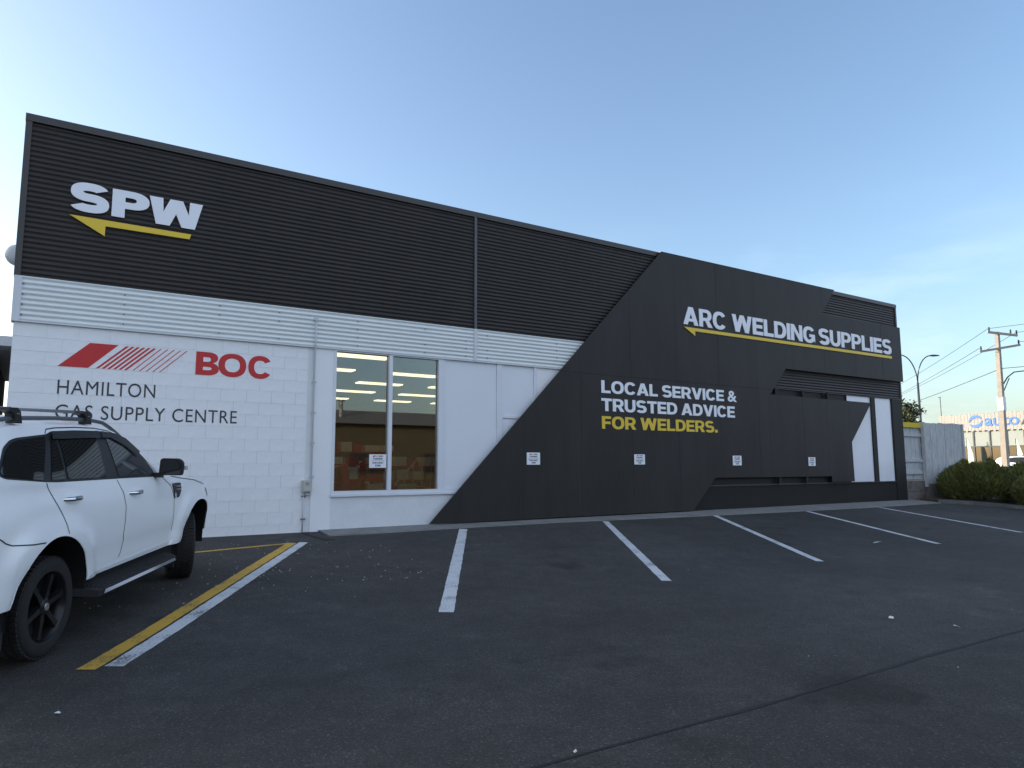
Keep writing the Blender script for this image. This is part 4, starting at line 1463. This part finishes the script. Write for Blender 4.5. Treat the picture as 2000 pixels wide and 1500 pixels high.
    # lamps, front grille, rear lamps
    for sgn in (-1, 1):
        x = 3.08
        P('headlight', MB().add([(2.98, sgn * (hwid(2.98, .95) + .004), .98), (3.2, sgn * (hwid(3.2, .88) + .003), .86), (3.24, sgn * .60, .86), (3.24, sgn * .60, .78), (3.2, sgn * (hwid(3.2, .78) + .004), .78), (2.98, sgn * (hwid(2.98, .86) + .004), .88)], [(0, 1, 4, 5), (1, 2, 3, 4)]), M['lampglass'])
        P('tail_light', MB().add([(-.98, sgn * (hwid(-.98, 1.1) + .004), 1.15), (-1.10, sgn * (hwid(-1.1, 1.1) + .004), 1.12), (-1.127, sgn * .55, 1.0), (-1.127, sgn * .55, .92), (-1.10, sgn * (hwid(-1.1, .95) + .004), .92), (-.98, sgn * (hwid(-.98, .95) + .004), .98)], [(0, 1, 4, 5), (1, 2, 3, 4)]), M['lampred'])
    P('grille', MB().box(3.29, 3.325, -.5, .5, .55, .72), M['carblack'])
    P('rear_window', MB().add([(-1.065, -.55, 1.24), (-1.065, .55, 1.24), (-.955, .5, 1.47), (-.955, -.5, 1.47)], [(0, 1, 2, 3)]), M['cglass'])
    for xc, sd_, stv in ((WXR, -1, 0), (WXR, 1, 0), (WXF, -1, R(24)), (WXF, 1, R(24))):
        make_wheel(root, xc, sd_, stv)
    return root


car = make_car('white four wheel drive wagon parked nose to the block wall, roof bars fitted', M['car'])
CS = 1.055
Rp = Vector((0.11, -5.48, -0.353))
az = R(28.3)
e1 = Vector((math.sin(az), math.cos(az), 0.051)).normalized()
nn = Vector((0, -0.058, 1)).normalized()
nn = (nn - e1 * nn.dot(e1)).normalized()
rgt = e1.cross(nn)
org = Rp - rgt * 0.85 * CS
mw = Matrix((e1, -rgt, nn)).transposed().to_4x4() @ Matrix.Scale(CS, 4)
mw.translation = org + nn * 0.02
car.matrix_world = mw


def copy_tree(o, parent=None):
    c = o.copy()
    COL.objects.link(c)
    if parent is not None:
        c.parent = parent
        c.matrix_parent_inverse = o.matrix_parent_inverse.copy()
    for ch in [q for q in bpy.data.objects if q.parent == o]:
        copy_tree(ch, c)
    return c


for (x, y, hd, lab) in [(61.8, 12.6, R(180), 'white wagon parked side on before the cream fronted shop across the road'),
                        (57.5, 8.3, R(205), 'white car at the right edge, nearest the utility pole across the road')]:
    c = copy_tree(car)
    c['label'] = lab
    c['group'] = 'white cars across the road'
    c.matrix_world = Matrix.Translation((x, y, 0.0)) @ Matrix.Rotation(math.pi / 2 - hd, 4, 'Z') @ Matrix.Scale(CS, 4)

# ------------------------------------------------------------------ fence beyond the shop
fa = thing('paling_fence', 'weathered white paling fence with yellow capping on a stained block base beside the shop', 'fence', (23.2, 0.1, 0))
x = 22.63
while x < 23.85:
    wd = random.uniform(.17, .23)
    x2 = min(x + wd, 23.86)
    part('paling', MB().box(x + .004, x2 - .004, .10 + random.uniform(-.006, .006), .125, .66, 2.30 + random.uniform(-.02, .02)), M['wood'], fa)
    x = x2
for z in (0.86, 1.25, 2.06):
    part('fence_rail', MB().box(22.62, 23.86, .055, .097, z - .05, z + .05), M['wood'], fa)
part('capping', MB().box(22.61, 23.98, .03, .16, 2.30, 2.46), M['ywood'], fa)
for k in range(4):
    for j in range(2):
        part('base_block', MB().box(22.60 + k * .40 + .004 - (j % 2) * .2, 22.60 + (k + 1) * .40 - .004 - (j % 2) * .2, .02, .2, -.05 + j * .33, .27 + j * .33), M['basewall'], fa)
fb = thing('board_fence', 'tall bluish white vertical board screen behind the clipped shrubs', 'fence', (25, -0.2, 0))
p0, p1 = Vector((23.88, -0.02)), Vector((25.75, -0.27))
L = (p1 - p0).length
d2 = (p1 - p0).normalized()
n2 = Vector((d2.y, -d2.x))
k = 0.0
while k < L - 0.02:
    wd = min(random.uniform(.13, .17), L - k)
    a, b = p0 + d2 * (k + .003), p0 + d2 * (k + wd - .003)
    j = random.uniform(0, .008)
    zt = 2.47 + random.uniform(-.012, .012)
    q = [a + n2 * j, b + n2 * j, b - n2 * .03, a - n2 * .03]
    part('board', MB().slab([(v_.x, v_.y, 0) for v_ in q], .50, zt), M['wood'], fb)
    k += wd
part('corner_post', MB().box(23.80, 23.878, -.06, .05, .40, 2.49), M['wood'], fb)
part('fence_rail', MB().slab([(*(p0 - n2 * .032), 0), (*(p1 - n2 * .032), 0), (*(p1 - n2 * .08), 0), (*(p0 - n2 * .08), 0)], 2.1, 2.2), M['wood'], fb)
part('end_post', MB().box(25.76, 25.85, -.32, -.2, .0, 2.46), M['wood'], fb)
part('foot_wall', MB().slab([(*p0, 0), (*p1, 0), (*(p1 - n2 * .2), 0), (*(p0 - n2 * .2), 0)], -.05, .499), M['basewall'], fb)


# ------------------------------------------------------------------ shrubs
def shrub(cx, cy, rx, ry, h, n_, label, seed):
    rnd = random.Random(seed)
    base = gz(cy) + .07
    t = thing('clipped_shrub', label, 'shrub', (cx, cy, base), 'clipped shrubs on the planting bed')
    lf, tp, sm = MB(), MB(), MB()
    for k in range(9):
        a = k * .7
        sm.tube([(cx + .1 * math.cos(a), cy + .1 * math.sin(a), base - .03), (cx + rx * .5 * math.cos(a), cy + ry * .5 * math.sin(a), base + h * .55)], [.025, .01], 5)
    for k in range(n_):
        u = rnd.uniform(0, 2 * math.pi)
        v_ = rnd.random() ** .6
        lump = 1 + .10 * math.sin(3 * u + seed) + .07 * math.sin(7 * u + 1.3 * seed)
        zrel = rnd.random() ** .75
        prof = (1 - max(0, zrel - .45) ** 2 * 2.2) * (.80 + .2 * min(1, zrel * 3))
        rr = (0.55 + .45 * rnd.random() ** .5) * prof * lump
        p = Vector((cx + rx * rr * math.cos(u), cy + ry * rr * math.sin(u), base + .03 + zrel * h * (.90 + .08 * math.sin(2.7 * u + seed) + .06 * math.sin(9 * rr + 5 * u))))
        outd = Vector((math.cos(u) * .55, math.sin(u) * .55, .35 + .9 * zrel)) + Vector((rnd.uniform(-.5, .5), rnd.uniform(-.5, .5), rnd.uniform(-.2, .4)))
        outd.normalize()
        ln_ = rnd.uniform(.09, .20)
        sd_ = outd.cross(Vector((rnd.uniform(-1, 1), rnd.uniform(-1, 1), rnd.uniform(-1, 1)))).normalized() * rnd.uniform(.006, .012)
        q = [p - sd_ * .5, p + outd * ln_ * .5 - sd_, p + outd * ln_, p + outd * ln_ * .5 + sd_]
        (tp if (zrel > .5 and rnd.random() < .55) else lf).add(q, [(0, 1, 2, 3)])
        sd2 = sd_.cross(outd).normalized() * sd_.length
        (tp if (zrel > .8 and rnd.random() < .4) else lf).add([p + outd * ln_ * .2 - sd2, p + outd * ln_ * .7 - sd2 * .8 + sd_ * 2, p + outd * ln_ * 1.05, p + outd * ln_ * .6 + sd2], [(0, 1, 2, 3)])
    part('stem', sm, M['bark'], t)
    for nm, mb, m_ in (('foliage', lf, M['leaf']), ('young_foliage', tp, M['leaf2'])):
        me = bpy.data.meshes.new(nm)
        lo_ = ROOTLOC[t.name]
        me.from_pydata([(p[0] - lo_.x, p[1] - lo_.y, p[2] - lo_.z) for p in mb.v], [], mb.f)
        me.materials.append(m_)
        o_ = link(me, nm, t)
        o_['kind'] = 'stuff'


shrub(24.75, -1.15, 1.25, .95, 1.12, 17000, 'large clipped green shrub right against the board screen', 1)
shrub(25.9, -2.35, 1.25, 1.1, 1.10, 15000, 'clipped green shrub at the right edge in front of the utility pole', 2)
shrub(24.45, -3.3, 1.0, 1.0, .92, 12000, 'low clipped green shrub nearest the camera at the right edge', 3)


def leaf_tree(cx, cy, h, rad, n_, label, seed, z0=0):
    rnd = random.Random(seed)
    t = thing('leafy_tree', label, 'tree', (cx, cy, z0), None)
    tk = MB().tube([(cx, cy, z0 - .1), (cx + .1, cy, z0 + h * .35), (cx, cy + .1, z0 + h * .7)], [.22, .16, .07], 8)
    for k in range(7):
        a = k * 2.4
        tk.tube([(cx, cy, z0 + h * (.3 + .04 * k)), (cx + rad * .6 * math.cos(a), cy + rad * .6 * math.sin(a), z0 + h * (.5 + .05 * k))], [.07, .02], 5)
    part('trunk', tk, M['bark'], t)
    cl = [(rnd.gauss(0, .42) * rad, rnd.gauss(0, .42) * rad, h * rnd.uniform(.42, .93)) for _ in range(34)]
    cr = MB()
    for k in range(n_):
        c_ = rnd.choice(cl)
        p = Vector((cx + c_[0] + rnd.gauss(0, .16) * rad, cy + c_[1] + rnd.gauss(0, .16) * rad, z0 + c_[2] + rnd.gauss(0, .06) * h))
        d = Vector((rnd.uniform(-1, 1), rnd.uniform(-1, 1), rnd.uniform(-1, 1))).normalized() * rnd.uniform(.06, .13)
        e = d.cross(Vector((rnd.uniform(-1, 1), rnd.uniform(-1, 1), rnd.uniform(-1, 1)))).normalized() * .05
        cr.add([p - d, p - e, p + d, p + e], [(0, 1, 2, 3)])
    me = bpy.data.meshes.new('crown')
    lo_ = ROOTLOC[t.name]
    me.from_pydata([(p[0] - lo_.x, p[1] - lo_.y, p[2] - lo_.z) for p in cr.v], [], cr.f)
    me.materials.append(M['leaf3'])
    o_ = link(me, 'crown', t)
    o_['kind'] = 'stuff'


leaf_tree(40.0, 9.6, 4.6, 1.5, 9000, 'small dark tree rising behind the fence at the shop corner', 5)

# ------------------------------------------------------------------ street lamp, utility pole, wires
lp = thing('street_lamp', 'slim dark street lamp with two curved arms', 'street lamp', (45.1, 10.9, 0))
part('pole', MB().tube([(45.1, 10.9, 0), (45.06, 10.9, 3.5), (44.95, 10.85, 6.2)], [.10, .08, .06], 10), M['lampsteel'], lp, True)
vx = Vector((0.92, -0.40, 0))
for sgn, reach in ((-1, 1.55), (1, 1.45)):
    pts = []
    for k in range(9):
        t_ = k / 8
        pts.append(Vector((44.95, 10.85, 6.2)) + vx * sgn * reach * (t_ ** 1.8) * .75 + Vector((0, 0, 1.72 * math.sin(t_ * math.pi / 2))))
    part('arm', MB().tube(pts, .035, 8), M['lampsteel'], lp, True)
    e = pts[-1]
    hd = MB()
    for k, (t_, hw_, hh) in enumerate(((-.1, .05, .04), (.15, .10, .05), (.5, .10, .035), (.68, .04, .015))):
        c_ = e + vx * sgn * t_ * .8
        nrm = Vector((-vx.y, vx.x, 0))
        for a_, b_ in ((-1, -1), (1, -1), (1, 1), (-1, 1)):
            q = c_ + nrm * hw_ * a_ + Vector((0, 0, hh * b_))
            hd.v.append(tuple(q))
    for k in range(3):
        for j in range(4):
            hd.f.append((k * 4 + j, k * 4 + (j + 1) % 4, (k + 1) * 4 + (j + 1) % 4, (k + 1) * 4 + j))
    hd.f += [(3, 2, 1, 0), (12, 13, 14, 15)]
    part('lamp_head', hd, M['lampsteel'], lp)
up_ = thing('utility_pole', 'pale concrete utility pole with two crossarms and a white notice', 'utility pole', (51.95, 9.28, 0))
bx, by = 51.95, 9.28
tx, ty_ = 50.99, 8.74
pole = MB()
for k in range(9):
    t_ = k / 8
    hw_ = .215 - .085 * t_
    cx_, cy_ = bx + (tx - bx) * t_, by + (ty_ - by) * t_
    for a_, b_ in ((-1, -1), (1, -1), (1, 1), (-1, 1)):
        pole.v.append((cx_ + hw_ * a_, cy_ + hw_ * .8 * b_, 9.65 * t_))
for k in range(8):
    for j in range(4):
        pole.f.append((k * 4 + j, k * 4 + (j + 1) % 4, (k + 1) * 4 + (j + 1) % 4, (k + 1) * 4 + j))
pole.f.append((32, 33, 34, 35))
part('pole', pole, M['polec'], up_)


def bar(mb, a, b, w_, h_):
    a, b = Vector(a), Vector(b)
    d = (b - a).normalized()
    s_ = d.cross(Vector((0, 0, 1))).normalized() * w_ / 2
    u_ = s_.cross(d).normalized() * h_ / 2
    mb.add([a - s_ - u_, a + s_ - u_, a + s_ + u_, a - s_ + u_, b - s_ - u_, b + s_ - u_, b + s_ + u_, b - s_ + u_],
           [(0, 3, 2, 1), (4, 5, 6, 7), (0, 1, 5, 4), (1, 2, 6, 5), (2, 3, 7, 6), (3, 0, 4, 7)])
    return mb


a1, b1 = (50.35, 9.02, 9.63), (51.95, 7.98, 9.40)
a2, b2 = (49.95, 9.40, 8.36), (52.15, 7.95, 8.80)
part('crossarm', bar(MB(), a1, b1, .10, .14), M['arm'], up_)
part('crossarm', bar(MB(), a2, b2, .10, .14), M['arm'], up_)
for (a_, b_), ts in (((a1, b1), (.06, .78, .98)), ((a2, b2), (.04, .97))):
    for t_ in ts:
        p = Vector(a_).lerp(Vector(b_), t_)
        part('insulator', MB().tube([p + Vector((0, 0, .06)), p + Vector((0, 0, .16)), p + Vector((0, 0, .34))], [.03, .06, .045], 8), M['lampsteel'], up_)
part('notice', MB().box(51.245, 51.655, 8.83, 9.17, 4.6, 5.5), M['paper'], up_)
part('lamp_bracket', MB().tube([(51.35, 8.95, 6.0), (51.75, 8.66, 6.75), (52.1, 8.4, 7.08), (52.6, 8.0, 7.15), (53.3, 7.5, 7.0)], .04, 6).tube([(51.45, 8.95, 5.55), (51.85, 8.6, 6.7)], .03, 6), M['lampsteel'], up_, True)


def wire(a, b, sag, label, r_=.016):
    a, b = Vector(a), Vector(b)
    pts = []
    for k in range(15):
        t_ = k / 14
        pts.append(a.lerp(b, t_) - Vector((0, 0, sag * 4 * t_ * (1 - t_))))
    single('overhead_wire', MB().tube(pts, r_, 5), M['wire'], label, 'wire', 'overhead wires', loc=tuple(a))


wire((50.4, 9.0, 9.85), (86.5, 37.75, 14.7 - 5.2), .25, 'overhead wire from the top crossarm end running behind the shop')
wire((51.9, 8.0, 9.6), (87.5, 36.9, 9.0), .25, 'overhead wire from the top crossarm right end running behind the shop')
wire((50.0, 9.4, 8.6), (86.6, 38.2, 8.4), .25, 'overhead wire from the lower crossarm running behind the shop')
wire((51.2, 8.9, 7.25), (86.8, 38.2, 7.4), .2, 'lowest overhead wire running behind the shop', .022)
wire((51.9, 8.0, 9.6), (47.0, -14, 9.3), .3, 'overhead wire leaving the top crossarm to the right')
wire((50.4, 9.0, 9.85), (45.6, -14, 9.6), .3, 'overhead wire leaving the top crossarm left end to the right')
wire((52.1, 8.0, 9.0), (47.2, -14, 8.4), .3, 'overhead wire leaving the lower crossarm to the right')
wire((51.3, 8.8, 7.3), (46.8, -14, 7.0), .2, 'lowest overhead wire leaving the pole to the right', .022)
am = thing('roof_antenna', 'thin mast standing at the end of the cream fascia', 'antenna', (65.6, 19.6, 5.3))
part('mast', MB().tube([(65.6, 19.6, 5.3), (65.6, 19.6, 7.1)], .035, 6), M['lampsteel'], am)
part('tip', MB().tube([(65.6, 19.55, 7.02), (65.6, 19.75, 7.06)], .03, 6), M['lampsteel'], am)

# ------------------------------------------------------------------ shop across the road
ash = thing('car_parts_shop', 'low shop with cream ribbed fascia and blue auto lettering across the road', 'building', (65, 8, 0))
fs_ = MB()
yy = 19.48
k = 0
prof = []
while yy > -6:
    prof += [(yy, 64.96), (yy - .18, 64.96), (yy - .20, 64.975), (yy - .24, 64.975)]
    yy -= .26
for (y, x) in prof:
    fs_.v += [(x, y, 3.98), (x, y, 5.37)]
fs_.f = [(2 * i, 2 * i + 1, 2 * i + 3, 2 * i + 2) for i in range(len(prof) - 1)]
part('fascia', fs_, M['cream'], ash)
tz = MB()
for i in range(0, 60):
    y = 19.42 - i * .42
    tz.box(64.95, 65.05, y - .08, y + .08, 5.37, 5.41)
    tz.box(64.95, 65.05, y - .08, y + .08, 3.92, 3.98)
part('scalloped_trim', tz, M['cream'], ash, kind='stuff')
part('wall', MB().box(65.2, 78, -6, 19.3, 0, 5.2).box(65.06, 65.2, 18.2, 19.35, 0, 3.97), M['cream'], ash)
part('roof', MB().box(65.1, 78.2, -6.1, 19.4, 5.2, 5.3), M['roofm'], ash)
y = 18.15
while y > -5:
    y2 = y - 1.24
    wn = part('window', MB().box(65.05, 65.16, y - .05, y + .05, 0, 3.97).box(65.05, 65.14, y2 + .05, y - .05, 2.62, 2.70), M['lampsteel'], ash)
    part('blind', MB().box(65.12, 65.15, y2 + .05, y - .05, 2.70, 3.97), M['blind'], wn)
    part('pane', MB().box(65.13, 65.15, y2 + .05, y - .05, 0.1, 2.62), M['darkglass'], wn)
    y = y2


def ymap(px, py, pz):
    return (64.955 + (py + 0.0), -px, pz)


# logo: two crescent halves
def ring(a0, a1, r0, r1, cy, cz, n_=16):
    mb = MB()
    q0 = [(cy + r1 * math.cos(R(a0 + (a1 - a0) * k / n_)), cz + r1 * math.sin(R(a0 + (a1 - a0) * k / n_))) for k in range(n_ + 1)]
    q1 = [(cy + r0[k / n_ if False else 0] * 0, 0) for k in range(0)]
    inn = []
    for k in range(n_, -1, -1):
        t_ = k / n_
        a = R(a0 + (a1 - a0) * t_)
        rr = r1 - (r1 - r0) * math.sin(math.pi * min(1, max(0, t_ * 1.0))) ** .6
        inn.append((cy + rr * math.cos(a), cz + rr * math.sin(a)))
    pts = q0 + inn[1:-1]
    n3 = len(pts)
    mb.add([(64.93, -p[0], p[1]) for p in pts] + [(64.955, -p[0], p[1]) for p in pts],
           [tuple(range(n3)), tuple(range(2 * n3 - 1, n3 - 1, -1))] + [(i, (i + 1) % n3, (i + 1) % n3 + n3, i + n3) for i in range(n3)])
    return mb


asg = thing('shop_fascia_sign', 'blue round emblem and auto lettering on the cream fascia', 'sign', (64.93, 15.3, 4.2))
part('emblem_arc', ring(20, 190, .24, .52, -16.6, 4.76), M['blue'], asg)
part('emblem_arc', ring(200, 370, .24, .52, -16.6, 4.72), M['blue'], asg)
letters('auto', -15.92, -13.40, 4.32, 5.12, -0.03, 0.02, M['blue'], asg, 0.016, 1.0, axis=ymap)
letters('Auto', -13.30, -10.9, 4.32, 5.0, -0.03, 0.02, M['ink'], asg, 0.012, 1.0, axis=ymap)
for (y, h_, lab) in ((16.95, 3.4, 'tall pale green feather banner standing left of the shop windows'), (13.35, 3.2, 'pale green feather banner standing nearer the right edge')):
    fl = thing('feather_banner', lab, 'banner', (63.9, y, 0))
    part('banner_pole', MB().tube([(63.9, y, 0), (63.9, y, h_)], .025, 6), M['lampsteel'], fl)
    part('banner_cloth', MB().add([(63.9, y - .03, .8), (63.9, y - .50, .85), (63.92, y - .42, h_ * .6), (63.9, y - .06, h_), (63.93, y - .03, .8), (63.93, y - .50, .85), (63.95, y - .42, h_ * .6), (63.93, y - .06, h_)],
                                  [(0, 1, 2, 3), (7, 6, 5, 4), (0, 4, 5, 1), (1, 5, 6, 2), (2, 6, 7, 3), (3, 7, 4, 0)]), M['flag'], fl)

# ------------------------------------------------------------------ neighbours and an added shading block
nb = thing('neighbouring_building', 'low brown and beige building with white fascia just past the left wall corner', 'building', (-7, 3, 0))
part('wall', MB().box(-14, -1.0, 3.05, 9, -.3, 2.35), M['beige'], nb)
part('upper_wall', MB().box(-14, -0.95, 3.02, 9, 2.35, 3.20), M['brown'], nb)
part('fascia', MB().box(-14.2, -0.62, 2.9, 9.1, 3.205, 3.375), M['wflash'], nb)
part('door', MB().box(-3.2, -2.3, 3.03, 3.05, 0, 2.05), M['frame'], nb)
nb2 = thing('occluder', 'tall beige warehouse added unseen left of the frame to shade the lot', 'building', (-16, 12, 0))  # out of view; added to keep the car and lot in shade
part('wall', MB().box(-34, -2.6, 9.6, 22, -.3, 9.0), M['beige'], nb2)
part('roof', MB().box(-34.3, -2.3, 9.3, 22.3, 9.0, 9.25), M['roofm'], nb2)
for k in range(5):
    part('window', MB().box(-30 + k * 5.5, -27.5 + k * 5.5, 9.57, 9.6, 5.0, 6.4), M['darkglass'], nb2)
op = thing('weatherboard_building', 'long olive weatherboard building opposite, seen only in the window reflection', 'building', (15, -32, -0.63))
part('wall', MB().box(-8, 44, -40, -32, -.7, 3.9), M['olive'], op)
wb = MB()
for k in range(22):
    wb.add([(-8, -31.98, -.6 + k * .2), (44, -31.98, -.6 + k * .2), (44, -31.995, -.6 + k * .2 + .199), (-8, -31.995, -.6 + k * .2 + .199)], [(0, 1, 2, 3)])
part('weatherboards', wb, M['olive'], op, kind='stuff')
part('roof', MB().add([(-8.5, -31.4, 3.9), (44.5, -31.4, 3.9), (44.5, -36, 5.1), (-8.5, -36, 5.1), (-8.5, -41, 3.9), (44.5, -41, 3.9)], [(0, 1, 2, 3), (3, 2, 5, 4), (0, 3, 4), (1, 5, 2)]), M['roofm'], op)
for k in range(9):
    x = -5 + k * 5.3
    wn = part('window', MB().box(x, x + 2.6, -31.96, -31.90, .7, 2.1), M['brown'], op)
    part('pane', MB().box(x + .08, x + 1.26, -31.90, -31.885, .78, 2.02).box(x + 1.34, x + 2.52, -31.90, -31.885, .78, 2.02), M['darkglass'], wn)
part('flue', MB().tube([(16.2, -33.5, 4.2), (16.2, -33.5, 5.5)], .14, 10).tube([(16.2, -33.5, 5.5), (16.2, -33.5, 5.62), (16.2, -33.5, 5.8)], [.3, .3, .02], 10), M['galv'], op)
